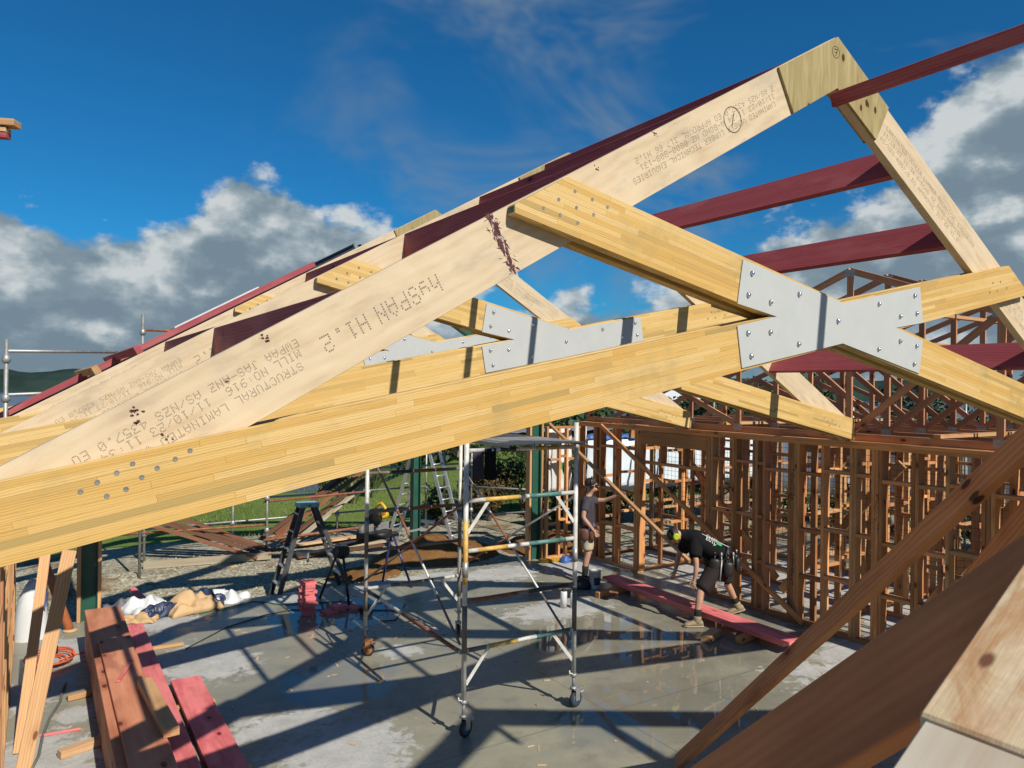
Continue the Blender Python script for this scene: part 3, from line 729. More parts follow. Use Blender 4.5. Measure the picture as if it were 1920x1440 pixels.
# torn bark smear and resin spots on the nearest rafter
mb = MB(); mp = MB(); q0, q1 = Vector((1.80, 0, 4.13)), Vector((1.945, 0, 3.865))
for i in range(150):
    s_ = rnd.random(); p = q0.lerp(q1, s_) + Vector((rnd.gauss(0, .011), 0, 0)); p.y = ry-.0008-rnd.random()*.0008
    a = R(-62+rnd.gauss(0, 25)); L = rnd.uniform(.008, .03); w_ = rnd.uniform(.003, .008)
    d = Vector((math.cos(a), 0, math.sin(a)))*L; e = Vector((-math.sin(a), 0, math.cos(a)))*w_
    (mp if rnd.random() < .16 else mb).add([p-d, p-e*.7, p+d, p+e], [(0, 1, 2, 3)])
for i in range(26):
    s_ = rnd.random(); p = q0.lerp(q1, s_) + Vector((rnd.gauss(0, .03), 0, 0)); p.y = ry-.001
    a = R(rnd.uniform(-50, 60)); d = Vector((math.cos(a), 0, math.sin(a)))*rnd.uniform(.01, .025); e = Vector((-d.z, 0, d.x))*.12
    mb.add([p-d, p-e, p+d, p+e], [(0, 1, 2, 3)])
mb.build('bark_smear', MAT['bark_stain'], R7, kind='stuff'); mp.build('bark_smear', MAT['bark_pale'], R7, kind='stuff')
mb = MB()
for V, z, n_, sp in [(.30, 3.21, 9, .015), (.31, 3.17, 5, .008), (.77, 3.50, 8, .013), (.42, 3.12, 4, .02), (.36, 3.05, 3, .008), (2.85, 4.72, 9, .014), (2.44, 4.46, 6, .016), (.62, 3.33, 2, .01)]:
    for i in range(n_):
        p = Vector((V+rnd.gauss(0, sp), ry-.001, z+rnd.gauss(0, sp*.6))); r_ = rnd.uniform(.002, .008); k = 7
        mb.add([p+Vector((math.cos(6.28*j/k)*r_*rnd.uniform(.6, 1.3), 0, math.sin(6.28*j/k)*r_*rnd.uniform(.5, 1))) for j in range(k)], [tuple(range(k))])
mb.build('resin_spot', MAT['bark_stain'], R7, kind='stuff')
def truss_at(u, label):
    for o_ in T7.children_recursive: pass
    c = T7.copy(); M = Matrix.Translation((VA, u, 2.6)); put(c, M); c['label'] = label
    def rec(src, par):
        for ch in list(src.children):
            if ch.name.split('.')[0] in ('written_mark', 'bark_smear', 'resin_spot', 'lamella'): continue
            n_ = ch.copy(); put(n_, M @ WM[T7.name].inverted() @ WM[ch.name], par); rec(ch, n_)
    rec(T7, c); return c
# separate finger-jointed lamellae on the near face of the nearest truss
def lamellae(par, poly, slope, top, y):
    h_ = .0278; n_ = 10; k = math.sqrt(1+slope*slope); sx_ = Vector((1, slope)).normalized(); nx_ = Vector((-slope, 1)).normalized()
    org = Vector((VA, top)); s_lo = min((Vector(q)-org).dot(sx_) for q in poly); s_hi = max((Vector(q)-org).dot(sx_) for q in poly)
    for r_ in range(n_):
        a = s_lo - rnd.uniform(0, .5)
        while a < s_hi:
            b_ = a + rnd.choice((.4, .5, .62, .8, 1.0, 1.25))*rnd.uniform(.85, 1.15)
            q = [org+sx_*(a+.0004)-nx_*(r_*h_+.0003), org+sx_*(b_-.0004)-nx_*(r_*h_+.0003), org+sx_*(b_-.0004)-nx_*((r_+1)*h_-.0002), org+sx_*(a+.0004)-nx_*((r_+1)*h_-.0002)]
            q = [tuple(z) for z in q]; m_ = len(poly)
            ar = sum(poly[i][0]*poly[(i+1) % m_][1]-poly[(i+1) % m_][0]*poly[i][1] for i in range(m_)); pp = poly if ar > 0 else poly[::-1]
            for i in range(m_):
                (x0, z0), (x1, z1) = pp[i], pp[(i+1) % m_]; A_, B_ = (z1-z0), -(x1-x0); L_ = math.hypot(A_, B_)
                if L_ < 1e-6: continue
                if q: q = clip(q, A_/L_, B_/L_, (A_*x0+B_*z0)/L_-.0012)
            if q and len(q) >= 3: plate('lamella', q, y-.0022, y+.002, MAT['lamella'], par, (1, slope), 0)
            a = b_
for par, poly, slope in FRONT: lamellae(par, poly, slope, A0, U7)
T6 = truss_at(U7+SP, 'second scissor truss from the front, its cross plates striped by purlin shadows')
T5 = truss_at(U7+2*SP, 'third scissor truss from the front, mostly hidden behind the first two')
T8 = truss_at(U7-SP-.01, 'scissor truss directly above the viewpoint, out of frame, shading the floor')
# its rafter is sawn timber here, butt-jointed just below the viewpoint
for ch in list(T8.children):
    if ch.name.startswith('rafter') and WM[ch.name].translation.x < VA-1 and ch.type == 'MESH':
        for g_ in list(ch.children_recursive): bpy.data.objects.remove(g_)
        bpy.data.objects.remove(ch)
u8 = U7-SP-.01; full = clip(strip(MR, ZA, RD, WL-.45, VA-.0015), 0, -1, -2.62)
plate('rafter', clip(full, -1, 0, -.2275), u8+TC+.002, u8+TC+.001+TR, MAT['rafter_edge'], T8, (1, MR), .0008)
plate('rafter', clip(strip(MR, ZA-.0005, RD-.003, WL-.45, .2269), 0, -1, -2.62), u8+TC+.002, u8+TC-.001+TR, MAT['sawn_white'], T8, (1, MR), .0008)
T9 = truss_at(U7-2*SP-.01, 'scissor truss behind the viewpoint, out of frame, carrying more purlins')
T3 = truss_at(13.35, 'farthest scissor truss beyond the dark steel portal, its ridge just showing')

# green steel portal frame at the open end
t = thing('steel_portal', (VA, 11.95, 0), 'dark green steel portal frame at the open end of the building', 'steel frame')
def rhs(mb, p0, p1, w, d, upv): mb.bar(p0, p1, .012, d, upv)
def ibeam(name, p0, p1, w, d, upv, mat):
    p0, p1 = Vector(p0), Vector(p1); X = (p1-p0).normalized(); Y, Z = frame(X, upv); L = (p1-p0).length/2; c = (p0+p1)/2
    mb = MB(); mb.obox(c, X, Y, Z, L, .004, d/2-.01)
    for s in (-1, 1): mb.obox(c+Z*s*(d/2-.005), X, Y, Z, L, w/2, .005)
    return mb.build(name, mat, t)
ibeam('post', (.64, 11.90, 0), (.64, 11.90, 3.12), .14, .20, (1, 0, 0), MAT['steel_green'])
ibeam('post', (8.12, 11.90, 0), (8.12, 11.90, 3.30), .14, .20, (1, 0, 0), MAT['steel_green'])
ibeam('rafter', (WL-.2, 11.90, ZA-MR*(VA-WL+.2)-.09), (VA-.002, 11.90, ZA-.09), .14, .20, (0, 0, 1), MAT['steel_navy'])
ibeam('rafter', (VA+.002, 11.90, ZA-.09), (WR+.2, 11.90, ZA-MR*(WR+.2-VA)-.09), .14, .20, (0, 0, 1), MAT['steel_green'])
for i, (x, z) in enumerate([(.515, 3.0), (.765, 3.0), (7.985, 3.1), (8.255, 3.1)]):
    beam('packer', (x, 11.90, 0.002), (x, 11.90, z), .14, .045, MAT['framing_pale'], t, (1, 0, 0))

# ------------------------------------------------------------------ purlins: one thing each
def purlin(p0, p1, w, d, label, slope, mat='pink_timber', grp='red purlins between the trusses', tilt=False):
    upv = (-slope, 0, 1) if tilt or abs(slope) < .4 else (0, 0, 1)
    o = beam('purlin', p0, p1, w, d, MAT[mat], None, upv, .003); meta(o, label, 'purlin', grp); return o
def roofpt(V, u, drop):
    s = MR if V < VA else -MR
    n_ = Vector((-s, 0, 1)).normalized(); return Vector((V, u, ZA-MR*abs(VA-V))) - n_*drop
def hung(V, u, d): return Vector((V, u, ZA-MR*abs(VA-V)-d/2-.016))
UB = TC+.002+TR+.001      # rafter back face offset
bays = [(U7+UB, U7+SP+TC+.001), (U7+SP+UB, U7+2*SP+TC+.001), (U7+2*SP+UB, 11.70)]
right_lab = {5.39: 'uppermost red purlin on the right slope, below the ridge gusset', 6.135: 'middle red purlin on the right slope, ending halfway down the far rafter', 7.70: 'low red purlin on the right slope seen under the cross plate'}
for V, lab in right_lab.items():
    purlin(roofpt(V, bays[0][0], .155), roofpt(V, bays[0][1], .155), .045, .28, lab, -MR, tilt=True)
left_lab = {4.18: 'red purlin just left of the ridge, highest above the near rafter', 3.46: 'long red purlin second below the ridge on the left slope', 2.71: 'red purlin with a visible sawn end, midway down the left slope', 1.15: 'short red purlin low on the left slope behind the printed rafter'}
for V, lab in left_lab.items():
    purlin(hung(V, bays[0][0], .24), hung(V, bays[0][1], .24), .045, .24, lab, MR)
for V, lab in ((5.39, 'uppermost right slope'), (6.135, 'middle right slope'), (7.70, 'low right slope'), (3.46, 'upper left slope'), (2.71, 'middle left slope')):
    b0, b1 = U7-2*SP-.01+UB, U7-SP-.01+TC+.001; s_ = V > VA
    purlin(roofpt(V, b0, .155) if s_ else hung(V, b0, .24), roofpt(V, b1, .155) if s_ else hung(V, b1, .24), .045, .28 if s_ else .24, lab+' purlin behind the viewpoint, out of frame', -MR if s_ else MR, tilt=s_)
for V, lab in ((2.75, 'red purlin between the second and third trusses, midway up the left slope'), (1.2, 'red purlin between the second and third trusses, low on the left slope')):
    purlin(hung(V, bays[1][0], .24), hung(V, bays[1][1], .24), .045, .24, lab, MR)
purlin((4.40, U7+TC-.02, 5.235), (4.40, -.2, 5.235), .045, .09, 'red ridge purlin reaching out of the top right corner', .25)
t_ = beam('barge_board', (WL-.9, 11.74, ZA-MR*(VA-WL+.9)+.005), (VA-.75, 11.74, ZA-MR*.75+.005), .045, .085, MAT['pink_timber'], None, (0, 0, 1), .003)
meta(t_, 'long dark red barge board running down the far left roof edge', 'barge board')
for V, lab in ((.55, 'pale sawn purlin stub near the left end of the red barge board'), (.95, 'red purlin stub crossing under the left end of the barge board')):
    o = beam('purlin_stub', roofpt(V, U7+2*SP+.2, -.045), roofpt(V, 13.6, -.045), .07, .09, MAT['framing_pale' if V < .9 else 'pink_timber'], None, (-MR, 0, 1)); meta(o, lab, 'purlin')
o = beam('purlin_stub', roofpt(7.0, U7+2*SP-.1, -.047), roofpt(7.0, U7+2*SP+.22, -.047), .045, .09, MAT['pink_timber'], None, (MR, 0, 1)); meta(o, 'short red block standing on the third truss rafter', 'timber block')
# ridge skin: dark fascia strips laid on the far left slope
o = beam('roof_flashing', (1.7, 12.2, ZA-MR*(VA-1.7)+.055), (2.9, 12.2, ZA-MR*(VA-2.9)+.055), .5, .03, MAT['white_plastic'], None, (-MR, 0, 1)); meta(o, 'narrow white strip lying on the far left roof edge', 'roof flashing')

# overhead timbers entering at the upper left edge
t = thing('overhead_frame', (-.25, 6.07, 4.9), 'pale and dark red timber ends poking in at the upper left edge', 'timber frame')
beam('rail', (-.135, 6.0, 5.04), (-1.9, 6.9, 5.10), .09, .045, MAT['framing_pale'], t, (0, 0, 1))
beam('rail', (-.185, 6.03, 4.995), (-1.9, 6.9, 5.055), .07, .030, MAT['sawn_pale'], t, (0, 0, 1))
beam('rail', (-.185, 6.03, 4.960), (-1.9, 6.9, 5.020), .06, .038, MAT['pink_timber'], t, (0, 0, 1))
beam('post', (-1.75, 6.82, -.1), (-1.75, 6.82, 5.0), .09, .09, MAT['framing_pale'], t, (0, 1, 0))
# ------------------------------------------------------------------ framed walls
def wall(label, axis, c, a0, a1, studs, top=2.55, plates=2, nogs=(), openings=(), mat='framing', th=.09, braces=(), gap_plate=()):
    """stud wall; axis 'U' runs along y at x=c, axis 'V' runs along x at y=c. studs: positions; nogs: heights; openings: (a, b, head, sill or None)"""
    loc = (c, a0, 0) if axis == 'U' else (a0, c, 0)
    t = thing('wall_frame', loc, label, 'wall frame', 'timber wall frames')
    P = (lambda a, z, off=0: Vector((c+off, a, z))) if axis == 'U' else (lambda a, z, off=0: Vector((a, c+off, z)))
    out = (1, 0, 0) if axis == 'U' else (0, 1, 0)
    m = MAT[mat]
    segs = [(a0, a1)]
    for o in openings:
        if o[3] is None:
            segs = [q for s in segs for q in ((s[0], min(s[1], o[0])), (max(s[0], o[1]), s[1])) if q[1]-q[0] > .05]
    for s in segs: beam('bottom_plate', P(s[0], .0235), P(s[1], .0235), th, .045, m, t)
    for k in range(plates): beam('top_plate', P(a0, top+.0225+k*.0455), P(a1, top+.0225+k*.0455), th+(.0 if k == 0 else .004), .045, m, t)
    def pick():
        k = rnd.random(); return m if k < .72 else (MAT['framing_pale'] if k < .88 else MAT['framing_truss'])
    def inside(a):
        for o in openings:
            if o[0]+.02 < a < o[1]-.02: return o
    for a in studs:
        o = inside(a)
        jit = rnd.uniform(-.004, .004)
        if o is None: beam('stud', P(a, .0465, jit), P(a, top-.0005, jit), .045, th-.004, pick(), t, out)
        else:
            if top-o[2]-.24 > .08: beam('jack_stud', P(a, o[2]+.047), P(a, top-.24), .045, th-.004, m, t, out)
            if o[3] is not None: beam('jack_stud', P(a, .0465), P(a, o[3]-.0465), .045, th-.004, m, t, out)
    for o in openings:
        beam('lintel', P(o[0]+.024, top-.122), P(o[1]-.024, top-.122), th-.012, .235, m, t)
        beam('head_trimmer', P(o[0]+.024, o[2]+.0235), P(o[1]-.024, o[2]+.0235), th-.006, .045, m, t)
        if o[3] is not None: beam('sill_trimmer', P(o[0]+.024, o[3]-.0235), P(o[1]-.024, o[3]-.0235), th-.006, .045, m, t)
    st = sorted(studs)
    for h in nogs:
        for i, (a, b) in enumerate(zip(st, st[1:])):
            if b-a < .12 or b-a > 1.0: continue
            mid = (a+b)/2; o = inside(mid)
            if o and not (o[3] is not None and h < o[3]-.1): continue
            z = h + (.03 if i % 2 else -.03) + rnd.uniform(-.01, .01)
            beam('nog', P(a+.023, z), P(b-.023, z), th-.008, .045, pick(), t)
    for (a, z, b, z2, off) in braces: beam('brace', P(a, z, off), P(b, z2, off), .04, .09, m, t, out if False else (0, 0, 1))
    return t
SR = [11.85, 11.38, 11.33, 11.20, 10.80, 10.75, 10.20, 10.15, 10.09, 9.55, 9.0, 8.49, 8.44, 8.39, 7.95, 7.90, 7.55, 7.50, 7.36, 6.92, 6.87, 6.82, 6.77, 6.38, 5.95, 5.90, 5.64, 5.59, 5.54, 5.12, 5.07, 4.70, 4.30, 4.25, 4.2, 3.80, 3.75, 3.35, 3.30, 2.8, 2.2, 1.6, 1.0, .4]
LONG = wall('long brown timber wall frame behind the two workers, carrying the trusses', 'U', WR+.045, .3, 11.86, SR, 2.56, 2, (.72, 1.38, 2.18), [(8.49, 10.09, 1.98, None)], th=.14)
def run(a, b, step=.60, dbl=.35):
    out = []; x = a
    while x < b:
        out.append(x)
        if rnd.random() < dbl: out.append(x+.047)
        x += step*rnd.uniform(.75, 1.15)
    out.append(b); return out
wall('wall frame of the first room behind the long wall', 'U', 10.75, .5, 11.5, run(.55, 11.45), 2.55, 1, (.8, 1.5, 2.2), [(6.9, 7.8, 2.05, None), (3.4, 4.4, 2.05, None)])
wall('middle wall frame parallel to the long wall', 'U', 12.6, .5, 11.6, run(.55, 11.55), 2.55, 1, (.8, 1.5, 2.2), [(8.2, 9.9, 2.0, .95), (4.6, 5.5, 2.05, None)])
wall('outermost wall frame on the right, with window openings', 'U', 15.6, .5, 11.6, run(.55, 11.55), 2.55, 2, (.8, 1.55), [(8.4, 10.6, 2.1, 1.05), (4.6, 6.6, 2.1, 1.05), (1.6, 3.2, 2.1, 1.05)], mat='framing_pale')
for u, a, b, lab in [(10.22, 9.30, 10.68, 'cross wall frame at the left jamb of the doorway'), (6.62, 9.30, 12.5, 'cross wall frame behind the triple stud'), (4.05, 9.30, 12.5, 'cross wall frame behind the leaning brace'), (2.0, 10.85, 15.5, 'cross wall frame low at the right edge')]:
    wall(lab, 'V', u, a, b, run(a+.03, b-.03), 2.50, 1, (.85, 1.6, 2.2))
for u, a, b, lab in [(9.3, 12.7, 15.5, 'cross wall frame deep inside, seen through the doorway'), (7.3, 12.7, 15.5, 'cross wall frame deep inside, right of the doorway'), (5.0, 12.7, 15.5, 'deep cross wall frame behind the leaning brace')]:
    wall(lab, 'V', u, a, b, run(a+.03, b-.03), 2.50, 1, (.85, 1.6, 2.2), mat='framing_pale')
wall('short end wall frame beside the dark green post', 'V', 11.80, 8.30, 9.12, [8.33, 8.62, 8.80, 9.08], 2.52, 1, (.7, 1.95))
wall('left wall frame at the lower left edge of the slab', 'U', WL+.02, 1.5, 11.8, [11.75, 11.2, 10.6, 10.0, 9.4, 9.35, 8.8, 8.2, 7.6, 7.05, 6.5, 5.9, 5.3, 4.7, 4.1], 2.50, 2, (.8, 1.6), mat='framing_pale')
wall('tall end wall frame behind the first room', 'V', 11.55, 9.30, 15.5, run(9.33, 15.47), 2.55, 1, (.8, 1.6), [(10.2, 12.2, 2.1, 1.0)])

# ------------------------------------------------------------------ nail-plated gable trusses over the right wing
NP = None
def nail_plate_mesh():
    mb = MB().box((-.075, -.0012, -.045), (.075, 0, .045))
    for i in range(7):
        x = -.066+i*.022; mb.box((x-.004, -.004, -.04), (x+.004, -.001, .04))
    return mesh_from('nail_plate', mb.v, mb.f, MAT['nail_plate'])
NP = nail_plate_mesh()
UA, ZG, MG, HG = 6.10, 5.01, .375, 5.75
def gang(x, label, half=HG):
    t = thing('gable_truss', (x, UA, 2.65), label, 'roof truss', 'nail plated trusses over the right wing')
    m = MAT['framing_truss']; cg = math.sqrt(1+MG*MG); dv_ = .045*cg
    P = lambda a, z: Vector((x, UA+a, z))
    zt = lambda a: ZG - MG*abs(a) - dv_
    zb = 2.66+.0455
    out = (0, 0, 1)
    beam('bottom_chord', P(-half, zb), P(half, zb), .037, .090, m, t)
    for s in (-1, 1): beam('top_chord', P(s*(half+.25), zt(half+.25)), P(s*.004, zt(.004)), .037, .090, m, t)
    def web(a, z0, b, z1): beam('web', P(a, z0), P(b, z1), .035, .085, m, t, (1, 0, 0) if False else ((0, 0, 1) if abs(b-a) > .05 else (0, 1, 0)))
    lo = zb+.046
    web(0, lo, 0, zt(0)-.075)
    for s in (-1, 1):
        web(s*.06, lo+.03, s*1.85, zt(1.85)-.06); web(s*1.90, lo, s*1.90, zt(1.9)-.05)
        web(s*1.96, lo+.03, s*3.72, zt(3.72)-.055); web(s*3.78, lo, s*3.78, zt(3.78)-.05)
    for a, z in [(0, zt(0)-.03), (0, lo-.01), (1.9, lo-.01), (-1.9, lo-.01), (1.88, zt(1.88)-.02), (-1.88, zt(1.88)-.02), (3.75, lo-.01), (-3.75, lo-.01)]:
        M = Matrix.Translation(P(a, z)+Vector((-.0188, 0, 0))) @ Matrix.Rotation(-math.pi/2, 4, 'Z')
        put(bpy.data.objects.new('nail_plate', NP), M, t)
    return t
labs = ['nearest nail plated truss along the top of the long wall', 'second nail plated truss from the long wall', 'third nail plated truss from the long wall', 'fourth nail plated truss from the long wall', 'fifth nail plated truss from the long wall', 'sixth nail plated truss from the long wall', 'farthest nail plated truss over the right wing']
for i, l in enumerate(labs): gang(WR+.15+.9*i, l)
o = beam('ledger', (WR+.02, 11.8, 2.655+.0), (WR+.02, .5, 2.655), .06, .006, MAT['framing'], None); COL.objects.unlink(o); bpy.data.objects.remove(o)
for u, z, lab in ((5.2, 4.32, 'pale purlin tying the nail plated trusses below their ridge'), (7.4, 4.20, 'pale runner tying the nail plated trusses on the far slope')):
    o = beam('runner', (WR-.02, u, z), (WR+5.6, u, z), .09, .045, MAT['framing_pale'], None, (0, 0, 1)); meta(o, lab, 'runner')
for u, lab in ((4.9, 'pale catwalk runner on the bottom chords near the leaning brace'), (8.3, 'pale runner on the bottom chords above the doorway')):
    o = beam('runner', (WR+.1, u, 2.775), (WR+5.6, u, 2.775), .09, .045, MAT['framing_pale'], None, (0, 0, 1)); meta(o, lab, 'runner')

# stencilled maker's scribbles on three of the long wall's studs (illegible in the photograph)
for yy, zz in ((6.845, .55), (6.845, 1.75), (5.59, 1.55)):
    mb = MB(); g = random.Random(int(yy*100+zz*10))
    for k in range(9):
        z = zz+k*.055
        for q in range(3):
            y0, z0 = yy+g.uniform(-.03, .03), z+g.uniform(-.02, .02); y1, z1 = y0+g.uniform(-.035, .035), z0+g.uniform(-.03, .03)
            d = Vector((0, y1-y0, z1-z0)); d = d.normalized() if d.length > .001 else Vector((0, 0, 1)); s_ = Vector((0, -d.z, d.y))*.004; x = WR+.045-.0725
            p_, q_ = Vector((x, y0, z0)), Vector((x, y1, z1)); mb.add([p_-s_, q_-s_, q_+s_, p_+s_], [(0, 1, 2, 3)])
    mb.build('stencil_mark', MAT['ink_dark'], LONG, kind='stuff')

for p0, p1, m_, lab in [((10.3, 7.9, .05), (10.3, 5.9, 2.3), 'framing_pale', 'pale slanting brace inside the first room, left of the leaning prop'), ((11.6, 6.2, .05), (11.6, 4.6, 2.4), 'framing_pale', 'pale slanting brace deep inside behind the leaning prop'), ((10.69, 10.9, 2.4), (10.69, 8.3, .1), 'framing', 'brown brace falling to the right beyond the doorway'), ((12.5, 7.9, 2.4), (12.5, 5.7, .1), 'framing', 'brown brace falling to the right deep inside the rooms'), ((10.1, 4.9, .1), (10.1, 3.2, 2.3), 'framing_pale', 'pale slanting brace right of the leaning prop')]:
    o = beam('wall_brace', p0, p1, .045, .14, MAT[m_], None, (0, 0, 1)); meta(o, lab, 'timber brace')
# ------------------------------------------------------------------ temporary props and braces (one thing each)
def prop(name, p0, p1, w, d, mat, label, cat='timber brace', upv=(0, 0, 1), grp=None):
    o = beam(name, p0, p1, w, d, MAT[mat], None, upv, .003); return meta(o, label, cat, grp)
dirp = (Vector((3.64, 1.55, 3.09)) - Vector((4.66, 4.40, .35)))
nv = dirp.cross(Vector((0, 0, 1))).cross(dirp)
prop('prop', Vector((4.66, 4.40, .35)) - dirp*.115, Vector((3.64, 1.55, 3.09)) + dirp*.40, .045, .14, 'brace', 'long leaning brown brace crossing the lower right corner', 'timber brace', (.35, .12, .8))
prop('prop', (4.02, 2.12, 2.06), (3.30, 1.00, 3.42), .045, .14, 'brace', 'short leaning brace behind the long one at the right edge', 'timber brace', (.4, .2, .8))
prop('prop', (1.075, 1.15, 2.37), (1.235, .17, 3.35), .045, .15, 'redwood_beam', 'dark brown beam blurred close to the lens, lower right', 'timber brace', (.45, .35, .8))
prop('brace', (8.40, 11.80, 2.60), (8.40, 8.10, .70), .045, .09, 'framing_pale', 'pale diagonal brace held by the standing worker', 'timber brace', (-.6, 0, 1))
prop('brace', (9.10, 11.10, 2.60), (9.10, 6.62, .06), .035, .09, 'framing', 'brown diagonal brace across the doorway in the long wall', 'timber brace', (-.2, 0, 1))
prop('brace', (-.06, 7.62, .0), (.275, 8.2, 1.72), .045, .12, 'framing_pale', 'pale slanting brace at the lower left, right one of two', 'timber brace', (1, 0, .1))
prop('brace', (-.10, 7.95, .0), (.09, 8.75, 1.62), .045, .09, 'framing_pale', 'pale slanting brace at the lower left, left one of two', 'timber brace', (1, 0, .1))

# ------------------------------------------------------------------ mobile scaffold tower
t = thing('scaffold_tower', (3.43, 6.17, 0), 'white and grey mobile scaffold tower on castors standing on the slab', 'scaffold tower')
CA, CB, CC, CDd = (3.43, 6.17), (4.73, 6.17), (3.43, 8.67), (4.73, 8.67)
RZ = (.82, 1.285, 1.76, 2.235, 2.71)
def tubep(name, pts, r, mat, par, seg=10): return MB().tube(pts, r, seg).build(name, MAT[mat], par)
for (x, y), mt in ((CA, 'scaff_white'), (CB, 'scaff_white'), (CC, 'scaff_white'), (CDd, 'scaff_white')):
    lg = tubep('leg', [(x, y, .34), (x, y, 2.96)], .0245, mt, t, 14)
    far = (x, y) in (CC, CDd)
    for z0, z1, bm_ in (((1.45, 2.05, 'band_yellow'), (.8, 1.25, 'scaff_grey')) if not far else ((.55, 1.0, 'scaff_grey'), (1.2, 1.7, 'scaff_grey'))):
        if (x, y) == CB and bm_ == 'band_yellow': continue
        tubep('paint_band', [(x, y, z0), (x, y, z1)], .0250, bm_, lg, 14)
    tubep('coupler', [(x, y, 1.52), (x, y, 1.66)], .029, 'galv', lg, 14)
    # castor
    cs = MB(); cs.tube([(x, y, .20), (x, y, .36)], .016, 12); cs.lathe((x, y, .325), (0, 0, 1), [(.030, 0), (.034, .006), (.034, .03), (.028, .036)], 14)
    sp_ = cs.build('jack_stem', MAT['galv'], t)
    MB().tube([(x-.06, y-.01, .375), (x-.02, y-.01, .355), (x-.02, y-.01, .345)], .007, 8).tube([(x-.06, y-.01, .40), (x-.06, y-.01, .355)], .007, 8).build('wing_nut', MAT['scaff_white'], sp_)
    a = {CA: .35, CB: .2, CC: -.6, CDd: 1.2}[(x, y)]; f_ = Vector((math.cos(a), math.sin(a), 0)); s_ = Vector((-math.sin(a), math.cos(a), 0))
    c0 = Vector((x, y, 0)) + f_*.035
    ax = f_
    fk = MB()
    for s in (-1, 1): fk.obox(c0 + s_*s*.030 + Vector((0, 0, .135)), f_, s_, Vector((0, 0, 1)), .030, .0035, .062)
    fk.obox(c0 + Vector((0, 0, .195)), f_, s_, Vector((0, 0, 1)), .055, .036, .006); fk.lathe(Vector((x, y, .200)), (0, 0, 1), [(.034, 0), (.036, .012), (.022, .024)], 14)
    fk.obox(c0 + f_*.062 + Vector((0, 0, .165)), f_, s_, Vector((0, 0, 1)), .03, .028, .006)
    cst = fk.build('castor', MAT['caster_orange' if (x, y) == CC else 'galv'], t)
    wl = MB(); wc = c0 + Vector((0, 0, .083))
    wl.lathe(wc - s_*.021, s_, [(.066, 0), (.078, .004), (.0825, .012), (.0825, .030), (.078, .038), (.066, .042)], 28); w_ = wl.build('wheel', MAT['rubber'], cst)
    MB().lathe(wc - s_*.0225, s_, [(.018, -.004), (.020, 0), (.058, .001), (.060, .004), (.060, .041), (.058, .044), (.020, .045), (.018, .049)], 24).build('hub', MAT['wheel_blue' if (x, y) != CC else 'caster_orange'], w_)
    MB().obox(c0 + f_*.075 + Vector((0, 0, .15)), f_, s_, (Vector((0, 0, 1))+f_*.5).normalized(), .02, .026, .005).build('brake_pedal', MAT['scaff_white'], cst)
def rung(a, b, z, bands, mat):
    A, B = Vector((*a, z)), Vector((*b, z)); d = (B-A).normalized()
    r_ = tubep('rung', [A + d*.024, B - d*.024], .0215, mat, t, 12)
    for f0, f1, bm_ in bands: tubep('paint_band', [A.lerp(B, f0), A.lerp(B, f1)], .0222, bm_, r_, 12)
nb = [[(.08, .45, 'scaff_grey'), (.24, .52, 'band_yellow'), (.55, .68, 'scaff_white'), (.68, .95, 'band_green')], [(.05, .45, 'rust'), (.55, .93, 'band_black')], [(.10, .36, 'band_yellow'), (.55, .9, 'band_green')], [(.16, .46, 'band_yellow'), (.55, .85, 'band_green')], [(.28, .42, 'band_black'), (.6, .82, 'band_yellow')]]
nb[0] = [(.03, .18, 'scaff_grey'), (.20, .46, 'band_yellow'), (.63, .95, 'band_green')]
for z, bn in zip(RZ, nb): rung(CA, CB, z, bn, 'scaff_white' if z != RZ[1] else 'scaff_grey')
for z, bn in zip(RZ, ([(.25, .7, 'scaff_grey')], [(.3, .55, 'rust')], [(.45, .9, 'rust')], [(.22, .45, 'band_black'), (.47, .8, 'rust')], [(.25, .45, 'band_black'), (.47, .8, 'rust')])): rung(CC, CDd, z, bn, 'scaff_white' if z == RZ[0] else 'scaff_grey')
def flatbar(name, p0, p1, mat, par=None, w=.035): return MB().bar(p0, p1, .006, w, (0, 0, 1)).build(name, MAT[mat], par or t)
for (x0, y0), s in ((CA, 1), (CB, -1)):
    flatbar('knee_brace', (x0+s*.02, y0, .50), (x0+s*.27, y0, .81), 'scaff_white'); flatbar('knee_brace', (x0+s*.02, y0, 1.93), (x0+s*.25, y0, 2.225), 'scaff_white')
for (x0, y0), s in ((CC, 1), (CDd, -1)):
    flatbar('knee_brace', (x0+s*.02, y0, .50), (x0+s*.27, y0, .81), 'scaff_white'); flatbar('knee_brace', (x0+s*.02, y0, 2.40), (x0+s*.27, y0, 2.70), 'scaff_grey', None, .06)
def striped(p0, p1, r, stripes):
    b_ = tubep('diagonal_brace', [p0, p1], r, 'scaff_white', t, 10); A, B = Vector(p0), Vector(p1)
    for f0, f1, m_ in stripes: tubep('paint_band', [A.lerp(B, f0), A.lerp(B, f1)], r*1.03, m_, b_, 10)
striped((3.41, 8.64, .83), (3.41, 6.20, .80), .021, [(.05, .2, 'band_black'), (.45, .95, 'rust'), (.95, .99, 'scaff_grey')])
striped((3.40, 8.66, 2.62), (3.40, 6.2, .88), .0125, [(.0, .38, 'scaff_grey'), (.40, .55, 'rust'), (.8, 1, 'scaff_grey')])
striped((3.40, 8.66, .92), (3.40, 6.2, 2.20), .0125, [(.0, .5, 'scaff_grey'), (.5, 1, 'rust')])
striped((4.76, 8.66, 2.24), (4.76, 6.2, .62), .0125, [(.05, .15, 'scaff_grey'), (.3, .45, 'rust'), (.75, 1, 'scaff_grey')])
striped((4.76, 8.66, .95), (4.76, 6.2, 2.2), .0125, [(.0, .5, 'rust')])
